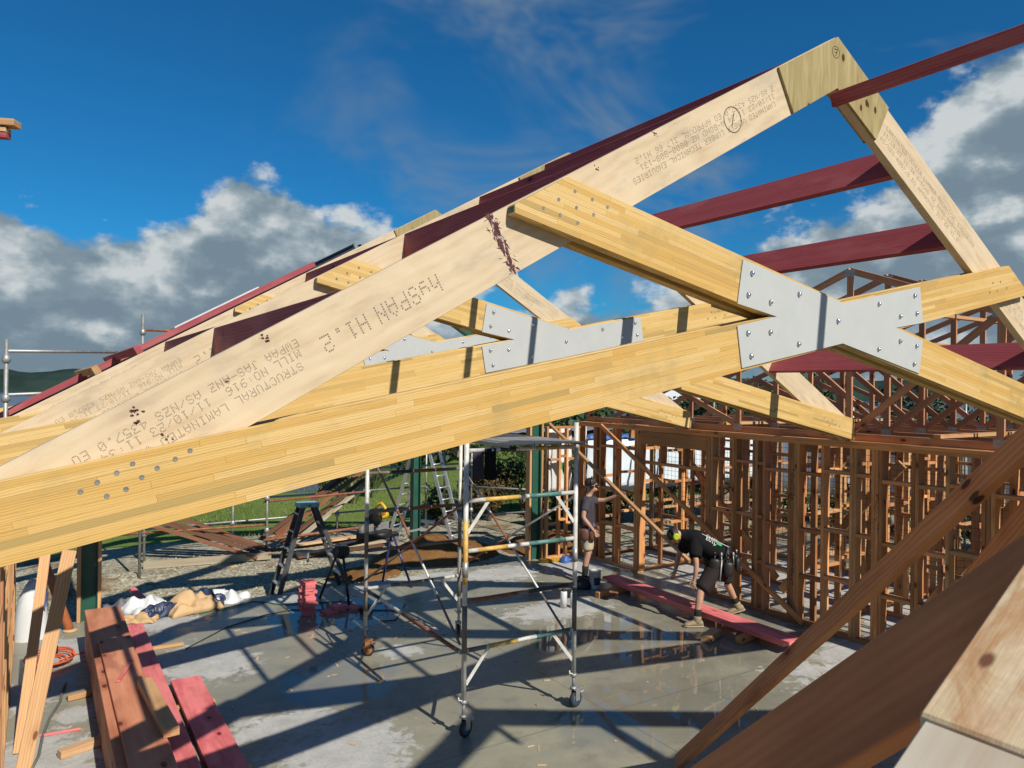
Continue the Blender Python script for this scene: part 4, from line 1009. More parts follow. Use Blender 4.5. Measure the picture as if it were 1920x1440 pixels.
dk = thing('scaffold_deck', (4.2, 7.4, 2.735), 'grey metal deck plank lying across the top of the scaffold tower', 'scaffold deck')
for k in range(3):
    x = 3.80+.31*k
    mb = MB().box((x, 6.02, 2.762), (x+.295, 8.80, 2.772)); mb.box((x, 6.02, 2.715+.02), (x+.012, 8.8, 2.762)); mb.box((x+.283, 6.02, 2.735), (x+.295, 8.8, 2.762))
    b_ = mb.build('plank', MAT['galv'], dk)
    for y in (6.10, 8.70): MB().tube([(x+.15, y-.05, 2.765), (x+.15, y-.06, 2.745), (x+.15, y-.035, 2.700)], .008, 6).build('hook', MAT['galv'], b_)
# cloths hung on the top rung
def cloth(name, x0, x1, y, z0, z1, mat, label):
    mb = MB(); nx, nz = 8, 8; V = []
    for s in (0, 1):
        for j in range(nz+1):
            for i in range(nx+1):
                x = x0+(x1-x0)*i/nx; z = z1+(z0-z1)*j/nz
                w_ = math.sin(i*1.3)*.010 + noise.noise((x*18, z*9, 2))*.012
                V.append((x + (z1-z)*.03*noise.noise((x*5, 1, 0)), y - .026 + w_ + s*.006, z + (0 if j < nz else .012*math.sin(i*2.1))))
    o_ = (nx+1)*(nz+1); F = []
    for j in range(nz):
        for i in range(nx):
            a = j*(nx+1)+i; F.append((a, a+nx+1, a+nx+2, a+1)); F.append((a+o_, a+1+o_, a+nx+2+o_, a+nx+1+o_))
    for i in range(nx): F.append((i, i+1, i+1+o_, i+o_)); b = nz*(nx+1)+i; F.append((b, b+o_, b+1+o_, b+1))
    for j in range(nz): a = j*(nx+1); F.append((a, a+o_, a+nx+1+o_, a+nx+1)); a += nx; F.append((a, a+nx+1, a+nx+1+o_, a+o_))
    mb.add(V, F, True)
    return meta(mb.build(name, MAT[mat]), label, 'cloth')
cloth('hanging_cloth', 3.485, 3.60, 6.17, 2.43, 2.70, 'cloth_dark', 'purple grey cloth hanging from the top scaffold rung, left one')
cloth('hanging_cloth', 3.615, 3.735, 6.17, 2.43, 2.73, 'shirt_black', 'black cloth hanging from the top scaffold rung, right one')

# ------------------------------------------------------------------ step ladders
t = thing('step_ladder', (3.8, 12.1, -.12), 'black fibreglass step ladder with a teal cap at the slab edge', 'step ladder')
top = 1.33
fr = [((3.24, 11.90, -.12), (3.66, 12.02, top)), ((3.24, 12.34, -.12), (3.66, 12.22, top))]
for a, b in fr: MB().bar(a, b, .035, .075, (1, 0, 0)).build('front_rail', MAT['ladder_black'], t)
rr_ = [((4.42, 11.86, -.12), (3.86, 12.02, top)), ((4.42, 12.38, -.12), (3.86, 12.22, top))]
for a, b in rr_: MB().bar(a, b, .030, .06, (1, 0, 0)).build('rear_rail', MAT['ladder_black'], t)
for k in range(5):
    f_ = .16+k*.19; a = Vector(fr[0][0]).lerp(Vector(fr[0][1]), f_); b = Vector(fr[1][0]).lerp(Vector(fr[1][1]), f_)
    MB().bar(a, b, .085, .025).build('step', MAT['alu'], t)
for k in range(4):
    f_ = .2+k*.2; a = Vector(rr_[0][0]).lerp(Vector(rr_[0][1]), f_); b = Vector(rr_[1][0]).lerp(Vector(rr_[1][1]), f_)
    MB().bar(a, b, .05, .03).build('rear_step', MAT['alu'], t)
cp = MB().box((3.60, 11.98, top-.01), (3.92, 12.26, top+.055)).build('cap', MAT['ladder_cap'], t)
mb = MB(); mb.add([(3.74, 11.978, top+.005), (3.78, 11.978, top+.005), (3.76, 11.978, top+.04)], [(0, 1, 2)]); mb.build('label_mark', MAT['ink_dark'], cp)
def alu_ladder(b0, t0, wdir, label, n=11, w=.36):
    t = thing('aluminium_ladder', b0, label, 'ladder', 'aluminium ladders beyond the slab')
    b0, t0, wd = Vector(b0), Vector(t0), Vector(wdir).normalized()
    for s in (-.5, .5): MB().bar(b0+wd*w*s, t0+wd*w*s, .028, .07, (t0-b0).cross(wd)).build('rail', MAT['alu'], t)
    for k in range(n):
        q = b0.lerp(t0, (k+.7)/n); MB().tube([q-wd*w/2, q+wd*w/2], .016, 8).build('rung', MAT['alu'], t)
alu_ladder((6.70, 15.40, -.16), (6.98, 14.50, 2.45), (.8, .5, 0), 'aluminium ladder leaning to the right over the lawn')
alu_ladder((7.39, 13.50, -.16), (7.08, 14.45, 2.45), (.8, .4, 0), 'aluminium ladder leaning to the left beside the dirt mound')

t = thing('green_post', (6.62, 14.3, -.2), 'free standing dark green steel post beyond the slab', 'steel post')
MB().box((6.50, 13.9, -.2), (6.512, 14.06, 3.0)).box((6.512, 13.972, -.2), (6.648, 13.98, 3.0)).box((6.648, 13.9, -.2), (6.66, 14.06, 3.0)).build('post', MAT['steel_green'], t)
MB().box((6.45, 13.86, -.22), (6.71, 14.10, -.2)).build('base_plate', MAT['steel_green'], t)

# ------------------------------------------------------------------ mitre saw on its stand
t = thing('saw_stand', (4.5, 11.35, 0), 'long saw stand with black legs left and blue legs right', 'saw stand')
s0, s1 = Vector((3.30, 10.83, .84)), Vector((5.80, 11.80, .84)); sd = (s1-s0).normalized(); sn = Vector((-sd.y, sd.x, 0))
MB().bar(s0.lerp(s1, .22), s0.lerp(s1, .72), .09, .05).build('beam', MAT['black_gloss'], t)
MB().bar(s0, s0.lerp(s1, .30), .03, .03).build('extension_arm', MAT['galv'], t)
MB().bar(s0.lerp(s1, .66), s1, .03, .03).build('extension_arm', MAT['alu'], t)
MB().bar(s0-sn*.12, s0+sn*.12, .04, .04).bar(s0-sn*.12-Vector((0, 0, .1)), s0-sn*.12+Vector((0, 0, .04)), .03, .03).build('end_support', MAT['galv'], t)
MB().bar(s1-sn*.14+Vector((0, 0, .1)), s1+sn*.14+Vector((0, 0, .1)), .05, .05).bar(s1, s1+Vector((0, 0, .1)), .03, .03).build('end_support', MAT['alu'], t)
for f_, m_ in ((.27, 'black_gloss'), (.68, 'blue_paint')):
    c = s0.lerp(s1, f_) - Vector((0, 0, .03))
    for s in (-1, 1):
        e = c + sn*s*.34 + sd*(.12 if f_ > .5 else -.12); e.z = .0
        MB().tube([c+sn*s*.03, e], .02, 8).build('leg', MAT[m_], t)
    if f_ < .5: MB().lathe(c+Vector((0, 0, -.05))-sn*.09, sn, [(.03, 0), (.11, .01), (.12, .05), (.11, .17), (.03, .18)], 16).build('wheel', MAT['rubber'], t)
t = thing('mitre_saw', (4.66, 11.36, .87), 'yellow and black mitre saw sitting on the saw stand', 'mitre saw')
c = Vector((4.62, 11.34, .87))
mb = MB().obox(c+Vector((0, 0, .05)), sd, sn, Vector((0, 0, 1)), .27, .13, .045); mb.lathe(c+Vector((0, 0, .0))-sn*.1, (0, 0, 1), [(.16, 0), (.17, .02), (.17, .09), (.15, .105)], 22).build('base', MAT['black_plastic'], t)
mb = MB()
for s in (-1, 1): mb.obox(c+sd*s*.17+Vector((0, 0, .16)), sd, sn, Vector((0, 0, 1)), .14, .015, .055)
mb.build('fence', MAT['galv'], t)
MB().tube([c+sn*.13+Vector((0, 0, .1)), c+sn*.18+Vector((0, 0, .30)), c+sn*.05+Vector((0, 0, .42))], .035, 10).build('arm', MAT['black_plastic'], t)
MB().lathe(c+Vector((0, 0, .33))+sd*.06, sd, [(.03, 0), (.065, .01), (.07, .16), (.055, .21), (.03, .22)], 16).build('motor', MAT['yellow_tool'], t)
MB().lathe(c+Vector((0, 0, .32))-sd*.02, sd, [(.02, 0), (.14, .005), (.145, .03), (.14, .055), (.02, .06)], 24).build('blade_guard', MAT['black_plastic'], t)
MB().tube([c+sn*.0+Vector((0, 0, .40)), c-sn*.05+Vector((0, 0, .52)), c-sn*.16+Vector((0, 0, .56)), c-sn*.24+Vector((0, 0, .50)), c-sn*.22+Vector((0, 0, .40)), c-sn*.10+Vector((0, 0, .36))], .025, 10).build('handle', MAT['yellow_tool'], t)

# red offcuts
bm0 = beam_mesh(.20, .19, .042, MAT['pink_bright'], .002)
def block(x, y, z, a, label, me=bm0, tilt=0.):
    o = bpy.data.objects.new('timber_block', me); put(o, Matrix.Translation((x, y, z)) @ Matrix.Rotation(a, 4, 'Z') @ Matrix.Rotation(tilt, 4, 'X') @ Matrix.Translation((-.1, 0, 0)))
    meta(o, label, 'timber block', 'red timber offcuts by the saw stand')
for k in range(11):
    block(3.33+rnd.uniform(-.025, .025), 10.66+rnd.uniform(-.02, .02), .022+k*.0435, rnd.uniform(-.25, .25), ('lowest', 'second lowest', 'third from bottom', 'fourth from bottom', 'fifth from bottom', 'middle', 'fifth from top', 'fourth from top', 'third from top', 'second from top', 'topmost')[k]+' red timber block of the tall stack beside the saw stand')
for x, y, z, a, l in [(3.62, 10.55, .022, .3, 'red timber block flat on the floor nearest the tall stack'), (3.80, 10.62, .022, -.4, 'red timber block lying under another by the stand leg'), (3.78, 10.60, .066, .1, 'red timber block resting on two others by the stand leg'), (4.0, 10.56, .022, .7, 'red timber block farthest right of the loose pile')]: block(x, y, z, a, l)

# timber pack and red planks lower left
def plank(name, p0, p1, w, d, mat, label, cat='plank', grp=None): return meta(beam(name, p0, p1, w, d, MAT[mat], None, (0, 0, 1), .004), label, cat, grp)
plank('timber_beam', (.73, 10.55, .125), (.73, 4.5, .125), .40, .25, 'redwood_pack', 'lower heavy reddish beam of the pack at the lower left', 'timber beam')
plank('timber_beam', (.72, 10.60, .375), (.71, 4.5, .375), .39, .245, 'redwood_pack', 'upper heavy reddish beam of the pack at the lower left', 'timber beam')
plank('plank', (.735, 9.15, .5205), (.745, 4.5, .5205), .30, .045, 'redwood_pack', 'knotty reddish plank on top of the heavy beams', 'plank')
plank('plank', (1.10, 10.98, .105), (1.06, 5.0, .105), .24, .045, 'pink_bright', 'long bright pink plank beside the heavy beams', 'plank')
plank('plank', (1.10, 10.9, .059), (1.06, 5.0, .059), .24, .045, 'pink_bright', 'pink plank lying under the long bright pink one', 'plank')
plank('plank', (1.41, 8.83, .059), (1.40, 5.0, .059), .30, .045, 'pink_bright', 'wide pink plank with a broken end nearest the open floor', 'plank')
for k, u in enumerate((10.2, 8.2, 6.6)): plank('bearer', (.9, u, .018), (1.6, u, .018), .07, .034, 'framing_pale', ('far', 'middle', 'near')[k]+' timber bearer under the pink planks', 'bearer')
plank('lath', (.66, 7.75, .556), (.82, 8.25, .556), .035, .022, 'pink_bright', 'small pinkish lath lying across the knotty plank', 'lath')
plank('offcut', (.86, 7.55, .58), (.92, 6.35, .58), .12, .07, 'framing_pale', 'brown timber offcut on the near end of the beam pack', 'offcut')
plank('offcut', (.20, 7.66, .035), (.55, 7.78, .035), .09, .07, 'sawn_pale', 'pale timber offcut on the floor left of the beam pack', 'offcut')
plank('offcut', (.30, 9.00, .03), (.54, 9.05, .03), .07, .05, 'framing_pale', 'timber bearer poking out under the beam pack', 'offcut')
plank('lath', (.06, 8.22, .012), (.39, 8.19, .012), .03, .02, 'pink_bright', 'thin pink lath on the floor near the left braces', 'lath')
# plank on bearers by the workers
plank('plank', (8.12, 9.65, .165), (8.07, 5.95, .165), .29, .045, 'pink_bright', 'long pink plank raised on bearers between the bending worker\'s feet', 'plank')
plank('plank', (8.14, 9.55, .119), (8.09, 6.05, .119), .29, .045, 'pink_bright', 'pink plank directly under the raised pink plank', 'plank')
for u, l in ((9.2, 'bearer under the far end of the raised pink planks'), (6.6, 'bearer under the near end of the raised pink planks')): plank('bearer', (7.5 if u > 9 else 7.75, u, .048), (8.25, u+.1, .048), .09, .092, 'framing', l, 'bearer')
plank('offcut', (7.42, 6.86, .05), (7.78, 7.0, .05), .14, .09, 'framing_pale', 'orange timber offcut on the wet floor beside the pink planks', 'offcut')

# buckets, caulk tubes and site litter
def bucket(x, y, r, h, label, lid=True):
    t = thing('bucket', (x, y, 0), label, 'bucket')
    MB().lathe((x, y, .001), (0, 0, 1), [(r*.90, 0), (r*.92, .01), (r, h), (r*1.05, h+.002), (r*1.05, h+.015), (r*.96, h+.015), (r*.94, h-.02)], 22).build('body', MAT['white_plastic'], t)
    MB().tube([(x+r*1.03*math.cos(a), y+r*1.03*math.sin(a)*.3-.02, h-.02-.0*math.sin(a)-.10*max(0, math.sin(a))) for a in [math.pi*i/10 for i in range(11)]], .004, 6).build('handle', MAT['galv'], t)
    mb = MB(); k = 8
    for i in range(k):
        a0, a1 = -2.4+1.1*i/k, -2.4+1.1*(i+1)/k; q = r*.965
        mb.add([(x+q*math.cos(a0), y+q*math.sin(a0), h*.25), (x+q*math.cos(a1), y+q*math.sin(a1), h*.25), (x+(q+.004)*math.cos(a1), y+(q+.004)*math.sin(a1), h*.7), (x+(q+.004)*math.cos(a0), y+(q+.004)*math.sin(a0), h*.7)], [(0, 1, 2, 3)])
    mb.build('printed_panel', MAT['navy_print'], t)
bucket(7.84, 9.68, .10, .28, 'white bucket with a dark printed panel by the standing worker')
def canister(x, y, r, h, label, top='black_plastic'):
    t = thing('canister', (x, y, 0), label, 'canister')
    MB().lathe((x, y, .001), (0, 0, 1), [(r, 0), (r, h*.85), (r*.8, h*.92)], 18).build('body', MAT['white_plastic'], t)
    MB().lathe((x, y, h*.92), (0, 0, 1), [(r*.7, 0), (r*.7, h*.1), (r*.5, h*.12)], 16).build('cap', MAT[top], t)
canister(6.74, 9.06, .052, .27, 'white canister with a black top on the dried floor patch')
canister(6.86, 8.98, .045, .25, 'plain white canister just right of the black topped one', 'white_plastic')
t = thing('tool_bag', (7.95, 9.75, 0), 'black heap of tool bags at the standing worker\'s feet', 'tool bag')
def lump(c, rx, ry, rz, seed, seg=14, amp=.25):
    mb = MB(); k = len(mb.v); rows = 8; V = []; F = []
    for i in range(rows+1):
        ph = math.pi/2*(i/rows)
        for j in range(seg):
            a = 2*math.pi*j/seg; n_ = 1+amp*noise.noise((math.cos(a)*2+seed, math.sin(a)*2, ph*2+seed))
            V.append((c[0]+rx*math.cos(a)*math.cos(ph)*n_, c[1]+ry*math.sin(a)*math.cos(ph)*n_, c[2]+rz*math.sin(ph)*n_))
    for i in range(rows):
        for j in range(seg): a, b = i*seg+j, i*seg+(j+1) % seg; F.append((a, b, b+seg, a+seg))
    return mb.add(V, F, True)
lump((7.66, 9.80, .0), .18, .14, .18, 3).build('bag', MAT['black_plastic'], t); lump((7.90, 9.95, .0), .20, .15, .13, 8).build('bag', MAT['cloth_dark'], t)
t = thing('blue_bundle', (8.6, 11.45, 0), 'small dark blue bundle at the foot of the end wall', 'bundle'); lump((8.6, 11.45, 0), .20, .14, .10, 5).build('wrap', MAT['blue_paint'], t); lump((8.5, 11.4, 0), .1, .1, .13, 15).build('wrap', MAT['blue_wrap'], t)
for k in range(3):
    o = beam('yellow_level', (8.08+.13*k, 11.66-.02*k, .03), (8.20+.13*k, 11.50-.02*k, .03), .07, .05, MAT['yellow_tool'], None); meta(o, ('left', 'middle', 'right')[k]+' yellow block at the foot of the green post', 'yellow block')
# crumpled bags behind the timber pack
def bag(name, c, w, l, h, rot, seed, mat, par=None, label=None, folds=1.0):
    nx, ny = 26, 26; V = []; F = []
    for j in range(ny+1):
        for i in range(nx+1):
            a, b = i/nx-.5, j/ny-.5
            edge = max(0, 1-max(abs(a), abs(b))*2)
            z = h*(edge**.5)*(.60+.6*noise.noise((a*3*folds+seed, b*3*folds, seed))) + .55*h*(.35-abs(noise.noise((a*4+seed, b*3.4, 1))))*edge**.3 + .018*abs(noise.noise((a*15+seed, b*13, 4))) + .05*h*math.sin(a*14+b*9+seed)
            x = a*w*(1+.12*noise.noise((b*4, seed, 0))); y = b*l*(1+.12*noise.noise((a*4, seed, 5)))
            V.append(Vector((c[0]+x*math.cos(rot)-y*math.sin(rot), c[1]+x*math.sin(rot)+y*math.cos(rot), c[2]+max(.004, z))))
    for j in range(ny):
        for i in range(nx): a = j*(nx+1)+i; F.append((a, a+1, a+nx+2, a+nx+1))
    mb = MB().add(V, F, True); o = mb.build(name, MAT[mat], par)
    md = o.modifiers.new('thick', 'SOLIDIFY'); md.thickness = .008; md.offset = -1
    if label: meta(o, label, 'bag', 'crumpled bags behind the timber pack')
    return o, V, nx
o1, V1, n1_ = bag('paper_bag', (1.95, 11.72, .0), .75, .52, .30, .25, 2, 'kraft', None, 'brown crumpled paper bag in the middle of the bag heap')
bag('paper_bag', (1.22, 11.55, .0), .52, .32, .12, -.5, 6, 'kraft', None, 'flat brown paper bag touching the end of the timber pack')
o2, V2, n2_ = bag('plastic_bag', (1.55, 11.70, .0), .60, .34, .24, .35, 11, 'navy_print', None, 'navy bag with white lettering in front of the paper bag')
bag('plastic_bag', (1.38, 12.0, .0), .65, .50, .26, .5, 15, 'white_plastic', None, 'white crumpled bag left of the navy one')
bag('plastic_bag', (1.05, 12.25, -.1), .80, .55, .36, -.3, 21, 'grey_bag', None, 'dark grey bag behind the steel post')
bag('plastic_bag', (2.42, 12.05, -.06), .80, .50, .30, -.55, 24, 'white_plastic', None, 'large white bag at the right end of the heap')
bag('plastic_bag', (2.20, 12.0, -.02), .62, .38, .31, -.6, 28, 'navy_print', None, 'navy side of the large bag right of the paper bag')
mb = MB(); dots(mb, 'Sustainable', (1.30, 11.50, .10), Vector((.93, .36, -.02)).normalized(), Vector((.05, .25, .96)).normalized(), Vector((.36, -.93, .2)).normalized(), .045, .055, lift=.02)
mb.build('lettering', MAT['print_white'], o2)
o = beam('pink_offcut', (1.28, 12.95, .10), (1.42, 12.35, .02), .09, .06, MAT['pink_bright'], None); meta(o, 'short pink offcut leaning on the bags', 'offcut')
# orange lead, pipes, white packs at the left
mb = MB()
for k in range(5):
    r_ = .10+.028*k; cx, cy = .17+rnd.uniform(-.03, .03), 10.35+rnd.uniform(-.03, .03)
    mb.tube([(cx+r_*math.cos(a)*1.2, cy+r_*math.sin(a)*1.6, .012+.012*k+.006*math.sin(3*a)) for a in [2*math.pi*i/20 for i in range(20)]], .010, 6)
mb.tube([(.26, 10.3, .02), (.42, 10.45, .012), (.52, 10.5, .012)], .007, 6)
t = thing('extension_lead', (.17, 10.35, 0), 'coiled orange extension lead on the floor at the left', 'extension lead'); mb.build('cable', MAT['orange_plastic'], t)
MB().box((.10, 10.50, .05), (.25, 10.60, .11)).build('plug', MAT['black_plastic'], t)
t = thing('orange_pipe', (.40, 11.5, 0), 'leaning orange pipe beside the green post', 'pipe')
MB().tube([(.40, 11.52, .02), (-.02, 12.05, 1.25)], .055, 18).build('tube', MAT['orange_pipe'], t); MB().lathe((.41, 11.51, .0), (.03, 0, 1), [(.09, 0), (.09, .02), (.055, .03)], 16).build('base_flange', MAT['kraft'], t)
t = thing('wrapped_pack', (-.02, 11.5, 0), 'white plastic pack with a blue label beside the left braces', 'pack')
lump((-.03, 11.45, 0), .20, .17, .72, 33, 18, .12).build('wrap', MAT['white_plastic'], t)
mb = MB(); mb.add([(.0, 11.270, .42), (.13, 11.285, .42), (.13, 11.29, .62), (.0, 11.275, .62)], [(0, 1, 2, 3)]).build('label_panel', MAT['blue_wrap'], t)
mb = MB(); mb.tube([(-.02, 7.45, .012), (.05, 7.8, .012), (.08, 8.2, .012), (.14, 8.6, .012), (.24, 9.0, .012), (.27, 9.35, .014), (.30, 9.5, .02)], .013, 8)
meta(mb.build('floor_cable', MAT['cable_grey']), 'grey cable snaking along the floor between braces and timber pack', 'cable')
mb = MB(); mb.tube([(2.0, 11.42, .012), (2.5, 11.55, .012), (2.8, 11.66, .012), (2.98, 11.5, .012), (3.1, 11.3, .012), (3.4, 11.2, .012), (3.8, 11.05, .012), (4.1, 10.9, .012)], .010, 6)
meta(mb.build('garden_hose', MAT['hose_green']), 'dark green hose lying along the far slab edge', 'hose')
mb = MB(); mb.tube([(1.6, 10.0, .010), (2.2, 10.6, .010), (2.8, 10.9, .010), (3.2, 10.95, .010), (4.2, 10.35, .01), (4.45, 10.2, .01), (4.5, 10.0, .01), (4.3, 9.75, .01), (4.1, 9.8, .01)], .008, 6)
meta(mb.build('cord', MAT['cable_black']), 'thin black cord curling over the floor to a power box', 'cord')
t = thing('power_box', (4.05, 10.3, 0), 'small black power box on the floor by the scaffold leg', 'power box')
MB().box((4.0, 10.24, 0.001), (4.16, 10.34, .09)).build('case', MAT['black_plastic'], t); MB().tube([(4.05, 10.29, .09), (4.05, 10.29, .13), (4.11, 10.29, .13), (4.11, 10.29, .09)], .008, 6).build('handle', MAT['black_plastic'], t)

# chips, sawdust flecks and nails strewn over the slab
V = []; F = []; g = random.Random(77)
for k in range(210):
    if k % 3 == 0: x, y = g.gauss(3.6, .8), g.gauss(10.2, .8)
    else: x, y = g.uniform(.0, 9.0), g.uniform(4.2, 11.7)
    if not (-.2 < x < 9.0 and 4 < y < 11.85): continue
    L, w_, h_, a = g.uniform(.008, .05), g.uniform(.004, .012), g.uniform(.002, .007), g.random()*6.28; c_, s_ = math.cos(a), math.sin(a); k0 = len(V)
    for z in (.0015, .0015+h_):
        for i, j in ((-1, -1), (1, -1), (1, 1), (-1, 1)): V.append((x+i*L*c_-j*w_*s_, y+i*L*s_+j*w_*c_, z))
    F += [tuple(k0+q for q in f_) for f_ in ((4, 5, 6, 7), (0, 1, 5, 4), (1, 2, 6, 5), (2, 3, 7, 6), (3, 0, 4, 7))]
meta(MB().add(V, F).build('wood_chips', MAT['sawn_pale']), 'small wood chips and litter scattered over the slab', 'litter', None, 'stuff')
# ------------------------------------------------------------------ ground beyond the slab: mound, planks, perimeter scaffold
def mound(cx, cy, rx, ry, h, name, label, mat, seed):
    nx, nr = 40, 12; V = [(cx, cy, -.2+h)]; F = []
    for i in range(1, nr+1):
        f_ = i/nr
        for j in range(nx):
            a = 2*math.pi*j/nx; x, y = cx+rx*f_*math.cos(a), cy+ry*f_*math.sin(a)
            z = h*max(0, (1-f_**1.7)) * (1+.35*noise.noise((x*1.1+seed, y*1.1, 0))) + .07*noise.noise((x*4, y*4, seed))*(1-f_**6) + .035*noise.noise((x*11, y*11, seed))*(1-f_**6)
            V.append((x, y, -.25+z))
    for j in range(nx): F.append((0, 1+j, 1+(j+1) % nx))
    for i in range(nr-1):
        for j in range(nx): a, b = 1+i*nx+j, 1+i*nx+(j+1) % nx; F.append((a, a+nx, b+nx, b))
    meta(MB().add(V, F, True).build(name, MAT[mat]), label, 'dirt mound')
mound(6.9, 13.7, 1.6, 1.0, .46, 'dirt_mound', 'orange brown dirt mound just beyond the slab edge', 'dirt', 1)
mound(5.2, 13.0, 1.0, .65, .20, 'dirt_mound', 'low dirt spill in front of the larger mound', 'dirt', 5)
mound(9.6, 13.3, 1.4, 1.2, .42, 'dirt_mound', 'dark dirt heap behind the end wall', 'dirt', 9)
mound(.9, 14.6, 1.6, .9, .20, 'dirt_mound', 'muddy hump left of the gravel', 'ground', 14)
def pole(name, p0, p1, r, mat, par): return MB().tube([p0, p1], r, 8).build(name, MAT[mat], par)
def standard(x, y, z0, z1, label, mat='tube_steel', cups=(), grp='perimeter scaffold standards'):
    t = thing('scaffold_post', (x, y, z0), label, 'scaffold post', grp)
    pole('tube', (x, y, z0+.012), (x, y, z1), .025, mat, t)
    MB().box((x-.07, y-.07, z0-.03), (x+.07, y+.07, z0+.012)).build('base_plate', MAT['rust'], t)
    for z in cups: MB().lathe((x, y, z), (0, 0, 1), [(.03, 0), (.048, .01), (.052, .05), (.04, .09), (.03, .10)], 12).build('cup_joint', MAT['galv'], t)
standard(1.77, 15.9, -.2, 1.4, 'scaffold post on the gravel nearest the steel post', cups=(.35, .95))
standard(3.97, 15.45, -.2, 1.5, 'scaffold post left of the black step ladder', cups=(.3, .95))
standard(6.13, 15.4, -.2, 2.2, 'scaffold post behind the mitre saw', cups=(.35, .95, 1.5))
standard(8.7, 15.4, -.2, 2.6, 'scaffold post right of the dirt mound', cups=(.35, .95, 1.5))
standard(9.5, 14.2, -.2, 2.6, 'scaffold post beside the dark bushes', cups=(.35, .95))
standard(3.55, 16.6, -.2, 1.2, 'outer scaffold post behind the stepladder', cups=(.3, .8))
standard(5.85, 16.6, -.2, 1.3, 'outer scaffold post between ladder and saw', cups=(.3, .8))
standard(8.1, 16.6, -.2, 2.2, 'outer scaffold post at the lawn edge', cups=(.3, .8))
def rail(p0, p1, label, mat='tube_steel', r=.022): o = MB().tube([p0, p1], r, 8).build('scaffold_rail', MAT[mat]); meta(o, label, 'scaffold rail', 'perimeter scaffold rails')
rail((1.2, 15.95, .42), (4.0, 15.50, .45), 'lower rail between the two left scaffold posts', 'rust')
rail((1.2, 16.0, 1.05), (4.0, 15.50, 1.02), 'upper rail between the two left scaffold posts')
rail((3.9, 15.50, .92), (6.2, 15.44, 1.0), 'rusty rail running behind the step ladder to the saw', 'rust')
rail((3.9, 15.42, .15), (6.3, 15.36, .25), 'low rusty tube behind the step ladder', 'rust', .03)
rail((1.0, 16.7, .35), (8.2, 16.6, .38), 'long low outer scaffold rail over the grass')
rail((1.0, 16.7, .82), (8.2, 16.6, .85), 'long upper outer scaffold rail over the grass')
rail((6.1, 15.45, 1.5), (8.8, 15.45, 1.5), 'high rail above the dirt mound')
rail((8.7, 15.4, .95), (9.9, 14.0, .95), 'rail turning toward the dark bushes')
rail((8.6, 15.2, .3), (10.1, 13.4, .6), 'slanting rail low beside the dark bushes')
# planks heaped against the scaffold
pls = [((2.0, 16.0, .62), (3.85, 15.2, -.08), 'plank_dark'), ((2.1, 16.15, .62), (4.0, 15.35, -.06), 'plank_dark'), ((2.35, 16.2, .66), (4.05, 15.5, -.05), 'scrap_red'), ((1.8, 15.85, .60), (3.7, 15.05, -.10), 'scrap_red'),
       ((3.9, 15.7, .12), (6.3, 16.4, 1.45), 'plank_dark'), ((4.1, 15.6, .08), (6.4, 16.3, 1.38), 'scrap_red'), ((4.3, 15.55, .02), (6.5, 16.2, 1.28), 'plank_dark'), ((4.5, 15.5, 0), (6.5, 16.1, 1.18), 'weathered'), ((4.2, 15.75, .2), (6.2, 16.5, 1.52), 'scrap_red'),
       ((4.0, 15.2, -.02), (6.4, 15.25, .02), 'plank_dark'), ((4.2, 15.05, -.08), (6.6, 15.1, -.05), 'weathered'), ((4.5, 15.1, .06), (6.2, 15.2, .10), 'sawn_pale'), ((4.4, 14.8, -.12), (6.3, 14.95, -.1), 'plank_dark')]
for k, (a, b, m_) in enumerate(pls):
    o = beam('scrap_plank', a, b, .15, .04, MAT[m_]); meta(o, ['dark old plank slanting down to the left scaffold post, second from below', 'dark old plank slanting down to the left scaffold post, third from below', 'brown old plank uppermost of those slanting to the left scaffold post', 'brown old plank lowest of those slanting to the left scaffold post', 'dark old plank second highest of those leaning up behind the step ladder', 'brown old plank in the middle of those leaning up behind the step ladder', 'dark old plank second lowest of those leaning up behind the step ladder', 'weathered grey plank lowest of those leaning up behind the step ladder', 'brown old plank highest of those leaning up behind the step ladder', 'dark old plank lying flat behind the step ladder feet', 'weathered grey plank lying flat on the gravel behind the step ladder', 'pale plank lying on top of the flat planks behind the step ladder', 'dark old plank nearest the slab on the gravel behind the step ladder'][k], 'plank', 'scrap planks heaped at the scaffold')
o = beam('kerb_board', (1.7, 15.35, -.08), (3.95, 15.02, -.08), .05, .14, MAT['weathered']); meta(o, 'long grey board edging the gravel', 'board')
o = beam('stick', (2.9, 14.75, -.15), (3.25, 14.8, -.15), .06, .03, MAT['sawn_pale']); meta(o, 'small pale stick lying on the gravel', 'stick')
# gravel scatter
bm = bmesh.new()
me = None
V = []; F = []
for k in range(5200):
    x, y = rnd.uniform(-1.2, 7.5), rnd.uniform(12.02, 16.2)
    s = rnd.uniform(.010, .034); z = -.165 + .05*noise.noise((x*.7, y*.7, 0)) - .0
    a = rnd.random()*6.28; b0 = len(V)
    for dx, dy, dz in ((1, 0, 0), (-.5, .8, 0), (-.5, -.8, 0), (0, 0, .8)):
        V.append((x+s*(dx*math.cos(a)-dy*math.sin(a)), y+s*(dx*math.sin(a)+dy*math.cos(a)), z+s*dz*rnd.uniform(.6, 1.2)))
    F += [(b0, b0+1, b0+3), (b0+1, b0+2, b0+3), (b0+2, b0, b0+3)]
bm.free()
flat('stone', (.36, .33, .245), .9, 0, .5, 30, .15)
meta(MB().add(V, F).build('gravel', MAT['stone']), 'loose grey gravel between slab and lawn', 'gravel', None, 'stuff')
